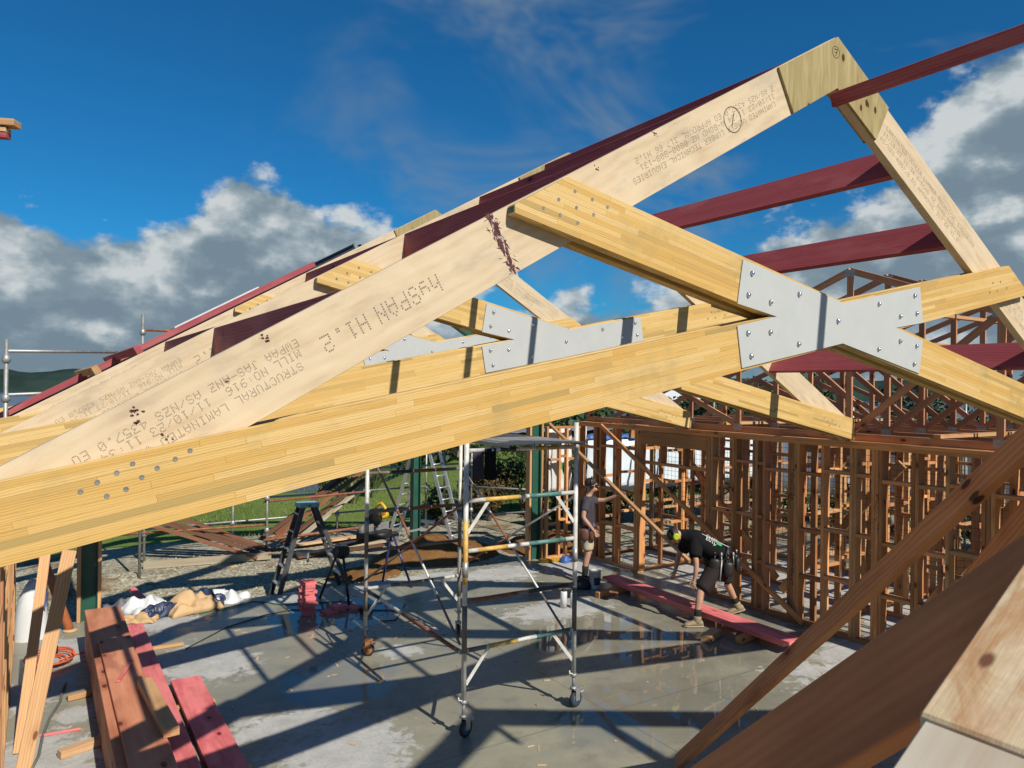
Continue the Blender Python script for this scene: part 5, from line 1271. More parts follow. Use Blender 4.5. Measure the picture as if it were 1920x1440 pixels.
# grass blades along the lawn edge
V = []; F = []
leafmat('grass_blade', (.07, .11, .02), (.20, .22, .07))
def gz(x, y):
    r_ = math.hypot(x-6, y-6); z = -.16
    if r_ > 12: z += .25*min(1, (r_-12)/20) - .10
    return z
for k in range(16000):
    y = 17.5 + abs(rnd.gauss(0, 4.5)); x = rnd.uniform(-2, 16+y*.3); h = rnd.uniform(.04, .13); a = rnd.random()*6.28; w_ = .012; b0 = len(V); z = gz(x, y)-.01
    V += [(x-w_*math.cos(a), y-w_*math.sin(a), z), (x+w_*math.cos(a), y+w_*math.sin(a), z), (x+rnd.gauss(0, .03), y+rnd.gauss(0, .03), z+h)]; F.append((b0, b0+1, b0+2))
meta(MB().add(V, F).build('grass', MAT['grass_blade']), 'grass of the lawn beyond the gravel', 'grass', None, 'stuff')

# ------------------------------------------------------------------ tall scaffold posts at the left, above the eave
standard(-.34, 11.48, -.2, 3.85, 'scaffold post at the far left edge, above the eave', cups=(3.55, 3.05), grp='scaffold at the left eave')
standard(-.62, 12.6, -.2, 3.6, 'second scaffold post cut by the left edge', cups=(3.05,), grp='scaffold at the left eave')
standard(1.54, 14.45, -.2, 4.52, 'scaffold post standing above the barge board', cups=(4.15,), grp='scaffold at the left eave')
rail((-.34, 11.48, 3.70), (1.0, 12.6, 3.77), 'upper rail at the left eave, against the clouds', 'galv')
rail((-.34, 11.48, 3.14), (1.0, 12.6, 3.20), 'lower rail at the left eave, against the hills', 'galv')
rail((1.54, 14.45, 4.24), (3.0, 14.6, 4.26), 'short rail behind the red barge board', 'rust')

# ------------------------------------------------------------------ vegetation
def leafy(name, loc, lumps, nleaf, size, mat, label, cat, group=None, trunk=None, stretch=(1, 1, 1), up=.3):
    t = thing(name, loc, label, cat, group); V = []; F = []; g = random.Random(int(loc[0]*97+loc[1]*31+nleaf))
    tot = sum(r**2 for *_, r in lumps)
    for cx, cy, cz, r_ in lumps:
        for k in range(int(nleaf*r_**2/tot)):
            d = Vector((g.gauss(0, 1), g.gauss(0, 1), g.gauss(0, 1)))
            if d.length < .01: continue
            d.normalize(); rad = r_*(1-abs(g.gauss(0, .22)))*(1+.28*noise.noise((d.x*2.2+cx, d.y*2.2+cy, d.z*2.2+cz)))
            p_ = Vector((loc[0]+cx, loc[1]+cy, loc[2]+cz)) + Vector((d.x*stretch[0], d.y*stretch[1], d.z*stretch[2]))*rad
            n_ = (d + Vector((g.gauss(0, .6), g.gauss(0, .6), g.gauss(0, .6)+up))).normalized(); a_ = n_.orthogonal().normalized(); b_ = n_.cross(a_)
            an = g.random()*6.28; a_, b_ = a_*math.cos(an)+b_*math.sin(an), b_*math.cos(an)-a_*math.sin(an)
            s = size*g.uniform(.6, 1.4); k0 = len(V)
            V += [p_-a_*s, p_-b_*s*.5, p_+a_*s, p_+b_*s*.5+n_*s*.15]; F.append((k0, k0+1, k0+2, k0+3))
    MB().add(V, F).build('crown', MAT[mat], t)
    h = trunk or .5
    mb = MB(); mb.tube([(loc[0], loc[1], loc[2]-.1), (loc[0]+.03, loc[1], loc[2]+h*.5), (loc[0], loc[1]+.05, loc[2]+h)], [.07*max(1, h*.4), .05*max(1, h*.4), .03*max(1, h*.4)], 7)
    for cx, cy, cz, r_ in lumps[:5]: mb.tube([(loc[0], loc[1], loc[2]+h*.5), (loc[0]+cx*.6, loc[1]+cy*.6, loc[2]+max(cz*.8, h*.6))], [.04*max(1, h*.4), .015*max(1, h*.4)], 6)
    mb.build('trunk', MAT['bark'], t); return t
def blob(n_, w, h, seed, r0=.45):
    g = random.Random(seed); return [(g.gauss(0, w*.45), g.gauss(0, w*.45), h*(.35+.5*g.random()), r0*g.uniform(.7, 1.2)*w) for _ in range(n_)]
leafy('bush', (9.9, 16.6, -.2), blob(7, .9, 1.3, 1), 2600, .055, 'leaf_brown', 'reddish brown bush beyond the dirt mound', 'bush')
leafy('bush', (11.2, 17.0, -.2), blob(7, 1.0, 1.5, 2), 2600, .06, 'leaf', 'dark green bush right of the reddish one', 'bush')
leafy('bush', (10.8, 18.6, -.2), blob(6, .8, 2.0, 3), 2200, .06, 'leaf', 'round clipped green bush above the reddish one', 'bush')
leafy('bush', (8.6, 17.2, -.2), blob(5, .55, .8, 4), 1400, .05, 'leaf', 'low dark bush behind the leaning ladder', 'bush')
leafy('bush', (12.9, 17.2, -.2), blob(6, 1.0, 1.4, 5), 2000, .06, 'leaf', 'dark bush seen through the end wall', 'bush')
# flax clumps with strap leaves
def flax(loc, n_, L, label):
    t = thing('flax_clump', loc, label, 'plant', 'flax clumps on the lawn'); g = random.Random(int(loc[0]*13)); V = []; F = []
    for k in range(n_):
        a = g.random()*6.28; le = L*g.uniform(.6, 1.1); sp_ = g.uniform(.1, .55); w_ = .028; d = Vector((math.cos(a), math.sin(a), 0)); s_ = Vector((-d.y, d.x, 0)); k0 = len(V)
        for i in range(5):
            f_ = i/4; p_ = Vector(loc) + d*(le*sp_*f_**1.6+.05) + Vector((0, 0, le*(f_-.35*sp_*f_**3))); ww = w_*(1-f_**2*.9)
            V += [p_-s_*ww, p_+s_*ww]
        F += [(k0+2*i, k0+2*i+1, k0+2*i+3, k0+2*i+2) for i in range(4)]
    MB().add(V, F).build('leaves', MAT['leaf_flax'], t)
flax((8.9, 22.0, -.3), 150, 1.5, 'tall flax clump left of the bright lawn'); flax((8.0, 21.3, -.4), 110, 1.2, 'smaller flax clump nearer the planks'); flax((9.5, 23.5, -.3), 110, 1.3, 'flax clump at the rear of the lawn')
leafy('tree', (11.2, 30.0, -2.6), blob(8, 1.5, 3.2, 9), 2600, .10, 'leaf', 'small tree beside the grey roofed house', 'tree', None, 1.6)
leafy('tree', (22.5, 33.0, -.8), blob(9, 2.4, 4.0, 10), 3000, .14, 'leaf', 'round tree at the back of the lawn', 'tree', None, 2.0)
# hedge behind the right wing and trees beyond
for k in range(7):
    x = 17.6+.3*math.sin(k); y = 1.0+2.3*k
    leafy('hedge_bush', (x, y, -.2), blob(6, 1.15, 1.2, 20+k), 1500, .07, 'leaf', ['first', 'second', 'third', 'fourth', 'fifth', 'sixth', 'last'][k]+' hedge bush counted from the right behind the wrapped scaffold', 'hedge', 'hedge behind the right wing')
tl = [(19, 26, 3.0), (23, 29, 3.6), (28, 27, 4.2), (33, 30, 4.8), (38, 27, 5.0), (42, 24, 5.2), (45, 19, 5.6), (30, 38, 4.6), (48, 13, 5.8), (40, 33, 5.2), (15.5, 31, 2.6), (50, 5, 6)]
ords = 'one two three four five six seven eight nine ten eleven twelve'.split()
for k, (x, y, h) in enumerate(tl):
    leafy('tree', (x, y, -1.0), blob(9, h*.50, h, 40+k, .5), 2000, .17, 'leaf_far', ['dark tree left of the doorway lintel, first of the background row', 'dark tree over the doorway lintel', 'dark tree behind the third truss heel', 'dark tree between the second and third truss heels', 'dark tree behind the second truss heel', 'dark tree left of the steel cross plate', 'dark tree below the steel cross plate', 'far dark tree behind the small white house', 'dark tree right of the steel cross plate', 'far dark tree beside the grey house', 'small dark tree beyond the end wall', 'dark tree at the right edge behind the frames'][k], 'tree', 'background trees', h*.5)

# ------------------------------------------------------------------ houses
def house(loc, rz, w, d, h, rh, wall, roof, label, wins=4):
    t = thing('house', loc, label, 'house', None, rz); M = WM[t.name]
    def B(mb): mb.v = [M @ v for v in mb.v]; return mb
    B(MB().box((-w/2, -d/2, -.5), (w/2, d/2, h))).build('wall', MAT[wall], t)
    e = .45; mb = MB()
    V = [(-w/2-e, -d/2-e, h-.05), (w/2+e, -d/2-e, h-.05), (w/2+e, d/2+e, h-.05), (-w/2-e, d/2+e, h-.05), (-w/2+d*.25, 0, h+rh), (w/2-d*.25, 0, h+rh)]
    mb.add(V, [(0, 1, 5, 4), (1, 2, 5), (2, 3, 4, 5), (3, 0, 4), (3, 2, 1, 0)]); rf = B(mb).build('roof', MAT[roof], t)
    B(MB().box((-w/2-e, -d/2-e-.08, h-.14), (w/2+e, -d/2-e, h-.04))).build('gutter', MAT['far_white'], rf)
    for k in range(wins):
        x = -w/2 + w*(k+.5)/wins; ww = w/wins*.28
        wf = B(MB().box((x-ww-.06, -d/2-.04, .75), (x+ww+.06, -d/2-.003, h-.35))).build('window', MAT['far_white'], t)
        B(MB().box((x-ww, -d/2-.055, .81), (x-.02, -d/2-.041, h-.41))).build('pane', MAT['window_glass'], wf); B(MB().box((x+.02, -d/2-.055, .81), (x+ww, -d/2-.041, h-.41))).build('pane', MAT['window_glass'], wf)
    return t
house((9.0, 44.0, -4.9), R(-25), 16, 8, 2.3, 1.3, 'house_dark', 'roof_blue', 'low house with a grey blue roof beyond the lawn')
house((40, 37, .2), R(-48), 9, 6, 2.4, 1.0, 'far_white', 'far_white', 'small white house among the trees behind the trusses', 3)
house((47, 44, -.5), R(-48), 12, 7, 2.4, 1.2, 'house_wall', 'far_roof', 'grey house with a brown roof behind the trusses', 4)

# lean-to of stacked brown sheets beyond the scaffold tower
t = thing('sheet_stack', (10.6, 15.2, 1.9), 'stack of brown roofing sheets on a raised rack behind the scaffold tower', 'sheet stack')
for k in range(6):
    mb = MB(); n_ = 26; V = []
    for i in range(n_+1):
        f_ = i/n_
        for e_ in (0, 1):
            V.append((8.3+4.4*f_, (15.6 if e_ == 0 else 16.8)-.35*f_ - .06*k, 2.05+.028*k+.012*math.cos(i*math.pi)-.25*e_*0 + .06*f_))
    mb.add(V, [(2*i, 2*i+1, 2*i+3, 2*i+2) for i in range(n_)]); o = mb.build('sheet', MAT['far_roof' if k < 5 else 'galv'], t); md = o.modifiers.new('t', 'SOLIDIFY'); md.thickness = .010
for x, y in ((8.6, 15.4), (10.4, 15.3), (12.3, 15.1), (8.6, 16.6), (12.3, 16.3)): pole('post', (x, y, -.2), (x, y, 2.06), .025, 'tube_steel', t)
for y in (15.3, 16.4): beam('bearer', (8.2, y, 2.0), (12.8, y-.2, 2.02), .07, .07, MAT['framing'], t)

# ------------------------------------------------------------------ white wrapped scaffold beside the right wing, netting, blue covers
t = thing('wrapped_scaffold', (16.6, 6, -.2), 'scaffold wrapped in white sheeting outside the right wing', 'scaffold wrap')
for k, (y0, y1) in enumerate([(.4, 2.9), (3.0, 5.5), (5.6, 8.1), (8.2, 10.7), (10.8, 13.2)]):
    nx, nz = 14, 6; V = []; F = []
    for j in range(nz+1):
        for i in range(nx+1):
            y = y0+(y1-y0)*i/nx; z = .75+1.50*j/nz
            V.append((16.6+.05*noise.noise((y*2.5, z*2, k))+.03*math.sin(i*2.2)*(1 if j in (0, nz) else .5), y, z-.05*abs(math.sin(i*.9))*(j == nz)))
    F = [(j*(nx+1)+i, j*(nx+1)+i+1, (j+1)*(nx+1)+i+1, (j+1)*(nx+1)+i) for j in range(nz) for i in range(nx)]
    o = MB().add(V, F, True).build('sheet', MAT['white_wrap'], t); md = o.modifiers.new('t', 'SOLIDIFY'); md.thickness = .004
    pole('post', (16.7, y0, -.2), (16.7, y0, 3.2), .025, 'tube_steel', t)
for z in (.75, 1.5, 2.25): pole('ledger', (16.68, .3, z), (16.68, 13.3, z), .022, 'tube_steel', t)
V = []; F = []
for i in range(60):
    y = .4+12.8*i/59
    for e_ in (0, 1): V.append((16.45+.25*e_, y, 2.28+.10*e_+.06*noise.noise((y*2, e_, 0))))
F = [(2*i, 2*i+1, 2*i+3, 2*i+2) for i in range(59)]
o = MB().add(V, F, True).build('cover', MAT['blue_wrap'], t); md = o.modifiers.new('t', 'SOLIDIFY'); md.thickness = .01
def net(x, y0, y1, z0, z1, st, label):
    mb = MB(); ny = int((y1-y0)/st); nz = int((z1-z0)/st); r_ = .0028
    P = lambda i, j: Vector((x + .03*noise.noise((i*.15, j*.15, 0)), y0+st*i+.02*noise.noise((i*.4, j*.4, 3)), z0+st*j+.02*noise.noise((i*.4, j*.4, 7))))
    for i in range(ny+1): mb.tube([P(i, j) for j in range(0, nz+1, 2)], r_, 3, False)
    for j in range(nz+1): mb.tube([P(i, j) for i in range(0, ny+1, 2)], r_, 3, False)
    meta(mb.build('safety_net', MAT['net']), label, 'safety net')
net(9.62, 2.6, 10.2, 1.0, 2.52, .085, 'black safety net hung behind the long wall frame')
t = thing('wrapped_scaffold', (13, 13.4, -.2), 'white netted sheeting seen bright through the doorway', 'scaffold wrap')
for k, (x0, x1) in enumerate([(10.6, 12.6), (12.7, 14.7), (14.8, 16.8)]):
    nx, nz = 14, 6; V = [(x0+(x1-x0)*i/nx, 13.4+.05*noise.noise((i*.6, j*.7, k))+.02*math.sin(i*2.2), .92+1.20*j/nz) for j in range(nz+1) for i in range(nx+1)]
    o = MB().add(V, [(j*(nx+1)+i, j*(nx+1)+i+1, (j+1)*(nx+1)+i+1, (j+1)*(nx+1)+i) for j in range(nz) for i in range(nx)], True).build('sheet', MAT['white_wrap'], t); md = o.modifiers.new('t', 'SOLIDIFY'); md.thickness = .004
    pole('post', (x0, 13.48, -.2), (x0, 13.48, 3.0), .025, 'tube_steel', t)
for z in (.92, 2.12): pole('ledger', (10.5, 13.46, z), (16.9, 13.46, z), .022, 'tube_steel', t)
V = [(10.6+6.2*i/40, 13.36+.1*e_, 2.14+.10*e_+.06*noise.noise((i*.5, e_, 0))) for i in range(41) for e_ in (0, 1)]
o = MB().add(V, [(2*i, 2*i+1, 2*i+3, 2*i+2) for i in range(40)], True).build('cover', MAT['blue_wrap'], t); md = o.modifiers.new('t', 'SOLIDIFY'); md.thickness = .01
for k, (x, y, h) in enumerate([(10.9, 14.6, 1.5), (12.6, 14.9, 1.6), (14.4, 14.7, 1.5), (16.2, 14.8, 1.6), (12.0, 19.5, 2.2), (14.5, 20.5, 2.6), (17.5, 19.5, 2.8), (20.5, 17.0, 2.8), (21.5, 13.0, 2.8), (22, 8.5, 2.6), (21.5, 4, 2.6)]):
    leafy('bush', (x, y, -.2), blob(7, h*.62, h, 70+k), 1700, .07, 'leaf', ['nearest dark hedge bush below the white sheeting, left end', 'second dark hedge bush below the white sheeting', 'third dark hedge bush below the white sheeting', 'last dark hedge bush below the white sheeting, right end', 'tall shrub behind the doorway, left one', 'tall shrub behind the doorway, middle one', 'tall shrub behind the doorway, right one', 'tall shrub right of the doorway shrubs', 'tall shrub behind the middle of the long wall', 'tall shrub behind the leaning brace', 'tall shrub at the far right behind the frames'][k], 'bush', 'hedge shrubs behind the frames')
# white and green wrap at the end wall
t = thing('wrap_roll', (8.85, 11.95, 0), 'white building wrap with a green mark hanging in the end wall', 'building wrap')
nx, nz = 10, 14; V = []
for j in range(nz+1):
    for i in range(nx+1):
        a = i/nx; z = 1.25+1.25*j/nz; V.append((8.42+.62*a+.03*math.sin(j*.8), 11.93+.10*math.sin(a*3.1)+.05*noise.noise((a*4, z*3, 1)), z))
o = MB().add(V, [(j*(nx+1)+i, j*(nx+1)+i+1, (j+1)*(nx+1)+i+1, (j+1)*(nx+1)+i) for j in range(nz) for i in range(nx)], True).build('sheet', MAT['white_plastic'], t); md = o.modifiers.new('t', 'SOLIDIFY'); md.thickness = .003
MB().add([(8.62, 11.87, 1.95), (8.70, 11.88, 1.95), (8.86, 11.88, 1.62), (8.80, 11.87, 1.60)], [(0, 1, 2, 3)]).build('green_mark', MAT['print_green'], t)
# ------------------------------------------------------------------ people
def skin_mesh(nodes, edges, root, sub=2):
    """nodes: {name: ((x,y,z), r)}; grows one continuous skin over the joint graph"""
    names = list(nodes); idx = {n_: i for i, n_ in enumerate(names)}
    me = bpy.data.meshes.new('skel'); me.from_pydata([nodes[n_][0] for n_ in names], [(idx[a], idx[b]) for a, b in edges], []); me.update()
    o = bpy.data.objects.new('skel', me); COL.objects.link(o)
    md = o.modifiers.new('skin', 'SKIN'); md.use_smooth_shade = True; md.branch_smoothing = .3
    for n_ in names:
        sv = me.skin_vertices[0].data[idx[n_]]; r_ = nodes[n_][1]; sv.radius = (r_, r_) if not isinstance(r_, tuple) else r_
        sv.use_root = (n_ == root)
    sb = o.modifiers.new('sub', 'SUBSURF'); sb.levels = sub; sb.render_levels = sub
    dg = bpy.context.evaluated_depsgraph_get(); out = bpy.data.meshes.new_from_object(o.evaluated_get(dg))
    bpy.data.objects.remove(o); bpy.data.meshes.remove(me)
    out.polygons.foreach_set('use_smooth', [True]*len(out.polygons)); return out
def chain(nodes, edges, start, pts, pre):
    prev = start
    for i, (p, r_) in enumerate(pts):
        k = f'{pre}{i}'; nodes[k] = (p, r_)
        if prev is not None: edges.append((prev, k))
        prev = k
    return prev
def hand(nodes, edges, wrist, w, d, side, pre, curl=.5):
    """w: wrist point, d: direction of the hand, side: towards the thumb"""
    w, d, s = Vector(w), Vector(d).normalized(), Vector(side).normalized(); n_ = d.cross(s).normalized(); s = n_.cross(d)
    palm = w + d*.055; nodes[pre+'palm'] = (tuple(palm), .026); edges.append((wrist, pre+'palm'))
    kn = w + d*.085; nodes[pre+'kn'] = (tuple(kn), .026); edges.append((pre+'palm', pre+'kn'))
    for i, (off, L) in enumerate(((.032, .062), (.011, .070), (-.011, .066), (-.031, .050))):
        a = kn + s*off + d*.014; b = a + d*L*.5 + n_*L*.15*curl; c = b + d*L*.40*(1-.4*curl) + n_*L*.55*curl
        chain(nodes, edges, pre+'kn', [(tuple(a), .0100), (tuple(b), .0090), (tuple(c), .0075)], pre+f'f{i}')
    a = palm + s*.030 - d*.01; b = a + s*.022 + d*.028; c = b + d*.03 + n_*.012*curl
    chain(nodes, edges, pre+'palm', [(tuple(a), .0115), (tuple(b), .0105), (tuple(c), .0085)], pre+'t')
def loft(rings, seg=18, cap=(True, True)):
    """rings: (center, axis, side, rside, rfront); returns verts, faces"""
    V = []; F = []
    for c, ax, sd_, rs, rf in rings:
        c, ax, s = Vector(c), Vector(ax).normalized(), Vector(sd_).normalized(); s = (s-ax*s.dot(ax)).normalized(); f_ = s.cross(ax)
        for j in range(seg):
            a = 2*math.pi*j/seg; V.append(c + s*rs*math.cos(a) + f_*rf*math.sin(a))
    for i in range(len(rings)-1):
        for j in range(seg): a, b = i*seg+j, i*seg+(j+1) % seg; F.append((a, b, b+seg, a+seg))
    if cap[0]: F.append(tuple(reversed(range(seg))))
    if cap[1]: F.append(tuple((len(rings)-1)*seg+j for j in range(seg)))
    return V, F
class Person:
    def __init__(s, loc, face, label):
        s.f = Vector((face[0], face[1], 0)).normalized(); s.l = Vector((-s.f.y, s.f.x, 0))
        s.M = basis(Vector(loc), s.f, s.l, Vector((0, 0, 1)))
        e = bpy.data.objects.new('person', None); put(e, s.M); s.o = meta(e, label, 'person', 'workers on the slab')
        s.N = {}; s.E = []
    def body(s, root='pelvis'):
        me = skin_mesh(s.N, s.E, root); me.materials.append(MAT['skin']); s.b = put(bpy.data.objects.new('body', me), s.M, s.o)
    def cloth(s, name, shells, mat, sub=1, wrinkle=.006, par=None):
        mb = MB()
        for V, F in shells:
            V = [v + Vector((noise.noise(v*14), noise.noise(v*14+Vector((9, 0, 0))), noise.noise(v*11+Vector((0, 7, 0)))))*wrinkle for v in V]
            mb.add(V, F, True)
        me = mesh_from(name, mb.v, mb.f, MAT[mat], True); o = put(bpy.data.objects.new(name, me), s.M, par or s.o)
        if sub: md = o.modifiers.new('s', 'SUBSURF'); md.levels = sub; md.render_levels = sub
        return o
    def mb(s, name, mb, mat, par=None):
        me = mesh_from(name, mb.v, mb.f, MAT[mat]); me.polygons.foreach_set('use_smooth', mb.sm); return put(bpy.data.objects.new(name, me), s.M, par or s.o)
def limb(p, q, r0, r1, side=(0, 1, 0), n_=4, flare=0.):
    p, q = Vector(p), Vector(q); return [(p.lerp(q, i/n_), q-p, side, r0+(r1-r0)*i/n_+(flare if i == n_ else 0), r0+(r1-r0)*i/n_+(flare if i == n_ else 0)) for i in range(n_+1)]
def boot(P, ankle, toe_dir, mat, sock_top, h=.0):
    a = Vector(ankle); d = Vector(toe_dir).normalized(); s = Vector((0, 0, 1)).cross(d).normalized()
    if d.z < -.1: s = Vector((0, 1, 0))
    up_ = d.cross(s); up_ = -up_ if up_.z < 0 else up_
    g = a - up_*.085
    R_ = [(g - d*.085 + up_*.035, d, s, .030, .030), (g - d*.07 + up_*.050, d, s, .043, .048), (g + up_*.055, d, s, .047, .053), (g + d*.07 + up_*.046, d, s, .048, .042), (g + d*.13 + up_*.036, d, s, .050, .034), (g + d*.175 + up_*.030, d, s, .040, .026), (g + d*.19 + up_*.026, d, s, .020, .014)]
    bt = P.cloth('boot', [loft(R_, 14), loft(limb(a - up_*.05, Vector(sock_top), .056, .060, s, 3), 14)], mat, 1, .004)
    so_ = [(g - d*.09 + up_*.008, d, s, .034, .011), (g - d*.06 + up_*.008, d, s, .046, .012), (g + d*.07 + up_*.008, d, s, .050, .012), (g + d*.15 + up_*.009, d, s, .050, .012), (g + d*.195 + up_*.012, d, s, .028, .010)]
    P.cloth('sole', [loft(so_, 12)], 'sole', 0, 0, bt)
    mbl = MB()
    for i in range(4): c = a + d*(.045+.012*(3-i)) + up_*(-.02+.02*i-.02); mbl.tube([c - s*.026, c + d*.01, c + s*.026], .004, 5)
    P.mb('laces', mbl, 'sole', bt)

# ---- standing worker, right hand at the tool belt, left hand on the brace
P = Person((7.96, 10.06, 0), (.74, -.67), 'worker in grey tee and pale shorts steadying the diagonal brace')
N_, E_ = P.N, P.E
N_['pelvis'] = ((0, 0, .95), .125)
chain(N_, E_, 'pelvis', [((0, 0, 1.10), .118), ((.0, 0, 1.28), .118), ((.01, 0, 1.40), .085), ((.03, 0, 1.485), .060), ((.055, 0, 1.545), .054), ((.080, 0, 1.605), .078), ((.088, 0, 1.675), .090), ((.070, 0, 1.735), .070)], 's')
chain(N_, E_, 's5', [((.150, -.005, 1.590), .030), ((.165, -.006, 1.560), .022)], 'chin')
chain(N_, E_, 's6', [((.172, -.004, 1.650), .016), ((.196, -.005, 1.628), .012)], 'nose')
lw = chain(N_, E_, 's2', [((.03, .15, 1.385), .045), ((.16, .20, 1.37), .047), ((.31, .17, 1.385), .040), ((.42, .11, 1.44), .038), ((.525, .05, 1.495), .027)], 'la')
hand(N_, E_, lw, (.525, .05, 1.495), (.85, -.35, .30), (-.3, -.2, .9), 'lh', .8)
rw = chain(N_, E_, 's2', [((.005, -.165, 1.375), .045), ((-.03, -.235, 1.27), .048), ((-.045, -.265, 1.14), .041), ((.04, -.26, 1.04), .038), ((.115, -.235, .945), .027)], 'ra')
hand(N_, E_, rw, (.115, -.235, .945), (.55, .15, -.8), (.6, .6, .4), 'rh', .5)
for sd_, nm in ((1, 'l'), (-1, 'r')):
    chain(N_, E_, 'pelvis', [((.0, .095*sd_, .86), .098), ((.015, .10*sd_, .68), .080), ((.03, .105*sd_, .50), .058), ((-.005, .105*sd_, .36), .056), ((-.02, .105*sd_, .20), .040), ((-.02, .105*sd_, .10), .038), ((.05, .115*sd_, .05), .035), ((.12, .12*sd_, .04), .030)], nm+'leg')
P.body()
Zu = (0, 0, 1); Sd = (0, 1, 0)
tor = [((0, 0, .93), Zu, Sd, .175, .135), ((0, 0, 1.0), Zu, Sd, .172, .135), ((.0, 0, 1.12), Zu, Sd, .170, .130), ((.0, 0, 1.27), Zu, Sd, .190, .135), ((.005, 0, 1.38), Zu, Sd, .195, .120), ((.015, 0, 1.45), Zu, Sd, .135, .090), ((.03, 0, 1.485), Zu, Sd, .078, .070)]
P.cloth('shirt', [loft(tor, 22, (True, False)), loft(limb((.01, .08, 1.39), (.15, .21, 1.36), .095, .072, (0, 0, 1), 5), 14), loft(limb((.01, -.09, 1.40), (-.035, -.25, 1.23), .095, .072, (1, 0, 0), 5), 14)], 'shirt_grey', 2, .016)
hp = [((0, 0, .99), Zu, Sd, .168, .128), ((0, 0, .90), Zu, Sd, .178, .138), ((0, 0, .80), Zu, Sd, .180, .135)]
P.cloth('shorts', [loft(hp, 20)] + [loft(limb((.0, .09*q, .90), (.03, .105*q, .55), .115, .092, Sd, 5, .006), 16) for q in (1, -1)], 'shorts_beige', 2, .014)
for q in (1, -1):
    P.cloth('sock', [loft(limb((-.02, .105*q, .10), (-.015, .105*q, .30), .046, .052, Sd, 3), 12)], 'sock_black', 0, .003)
    boot(P, (-.02, .105*q, .09), (1, .12*q, 0), 'boot_grey', (-.02, .105*q, .135))
belt = P.cloth('tool_belt', [loft([((0, 0, .945), Zu, Sd, .192, .152), ((0, 0, 1.0), Zu, Sd, .190, .150)], 20, (False, False))], 'leather_brown', 0, .002)
md = belt.modifiers.new('t', 'SOLIDIFY'); md.thickness = .006
for (x, y, a) in ((.10, -.16, -1.0), (-.02, -.20, -1.6), (.13, .12, .7), (-.06, .19, 1.8)):
    d = Vector((math.cos(a), math.sin(a), 0)); s = Vector((-d.y, d.x, 0)); c = Vector((x, y, .86)) + d*.035
    po = P.cloth('pouch', [loft([(c+Vector((0, 0, .10)), Zu, s, .075, .038), (c+Vector((0, 0, .03)), Zu, s, .082, .048), (c-Vector((0, 0, .06)), Zu, s, .078, .045), (c-Vector((0, 0, .12)), Zu, s, .055, .028)], 12)], 'leather_brown', 1, .006, belt)
P.mb('tool', MB().tube([(.12, -.21, .93), (.13, -.22, 1.05)], .014, 8).tube([(.05, -.25, .90), (.05, -.26, 1.03)], .010, 8), 'blue_wrap', belt)
# cap of dark hair, safety glasses and ear muffs
P.cloth('hair', [loft([((.060, 0, 1.645), (-.15, 0, 1), Sd, .094, .104), ((.052, 0, 1.70), (-.1, 0, 1), Sd, .096, .108), ((.055, 0, 1.755), (-.05, 0, 1), Sd, .082, .092), ((.06, 0, 1.79), Zu, Sd, .045, .05)], 18)], 'hair_dark', 1, .006)
hb = P.mb('earmuffs', MB().tube([(.075, .112*math.cos(a), 1.66+.145*math.sin(a)) for a in [math.pi*i/12 for i in range(13)]], .011, 8), 'black_gloss')
for q in (1, -1): P.mb('muff', MB().lathe((.078, q*.090, 1.645), (0, q, 0), [(.032, 0), (.042, .006), (.042, .026), (.030, .038)], 14), 'black_gloss', hb)
P.mb('safety_glasses', MB().tube([(.150, .070, 1.668), (.176, .040, 1.664), (.184, 0, 1.662), (.176, -.045, 1.664), (.150, -.075, 1.668)], .017, 8), 'black_gloss')
P.mb('mouth', MB().tube([(.176, .022, 1.592), (.182, -.004, 1.590), (.176, -.03, 1.592)], .005, 6), 'leather_brown')

# ---- bending worker, left leg forward, torso leaning over the plank
P = Person((8.24, 7.50, 0), (-.843, .537), 'worker in black tee bent over the pink plank, wearing bright green earmuffs')
N_, E_ = P.N, P.E
N_['pelvis'] = ((-.13, 0, .92), .125)
chain(N_, E_, 'pelvis', [((-.02, 0, 1.00), .118), ((.14, 0, 1.09), .110), ((.28, 0, 1.155), .085), ((.385, .0, 1.215), .066), ((.44, .01, 1.235), .054), ((.505, .015, 1.235), .078), ((.575, .02, 1.215), .090), ((.63, .02, 1.19), .070)], 's')
chain(N_, E_, 's5', [((.525, .02, 1.15), .030), ((.55, .02, 1.125), .022)], 'chin')
chain(N_, E_, 's6', [((.59, .02, 1.125), .016), ((.585, .02, 1.10), .012)], 'nose')
lw = chain(N_, E_, 's2', [((.30, .155, 1.11), .045), ((.31, .225, 1.00), .048), ((.295, .25, .87), .041), ((.30, .25, .75), .038), ((.315, .235, .64), .027)], 'la')
hand(N_, E_, lw, (.315, .235, .64), (.15, -.05, -1), (1, -.2, 0), 'lh', .5)
rw = chain(N_, E_, 's2', [((.32, -.155, 1.11), .045), ((.38, -.22, 1.0), .048), ((.43, -.24, .88), .041), ((.47, -.20, .77), .038), ((.50, -.15, .67), .027)], 'ra')
hand(N_, E_, rw, (.50, -.15, .67), (.4, .2, -1), (1, .4, 0), 'rh', .7)
chain(N_, E_, 'pelvis', [((-.07, .10, .85), .098), ((.10, .16, .67), .082), ((.24, .26, .47), .058), ((.26, .29, .34), .056), ((.29, .315, .20), .040), ((.295, .33, .10), .038), ((.36, .33, .05), .035), ((.43, .33, .04), .030)], 'lleg')
chain(N_, E_, 'pelvis', [((-.18, -.10, .85), .098), ((-.22, -.16, .67), .082), ((-.27, -.22, .48), .058), ((-.335, -.24, .36), .056), ((-.41, -.265, .22), .040), ((-.45, -.275, .12), .038), ((-.40, -.28, .055), .035), ((-.33, -.28, .04), .030)], 'rleg')
P.body()
ax = Vector((.88, 0, .47)).normalized()
def tc_(x, dz=0): return (x, 0, .92 + (x+.13)*.55 + dz)
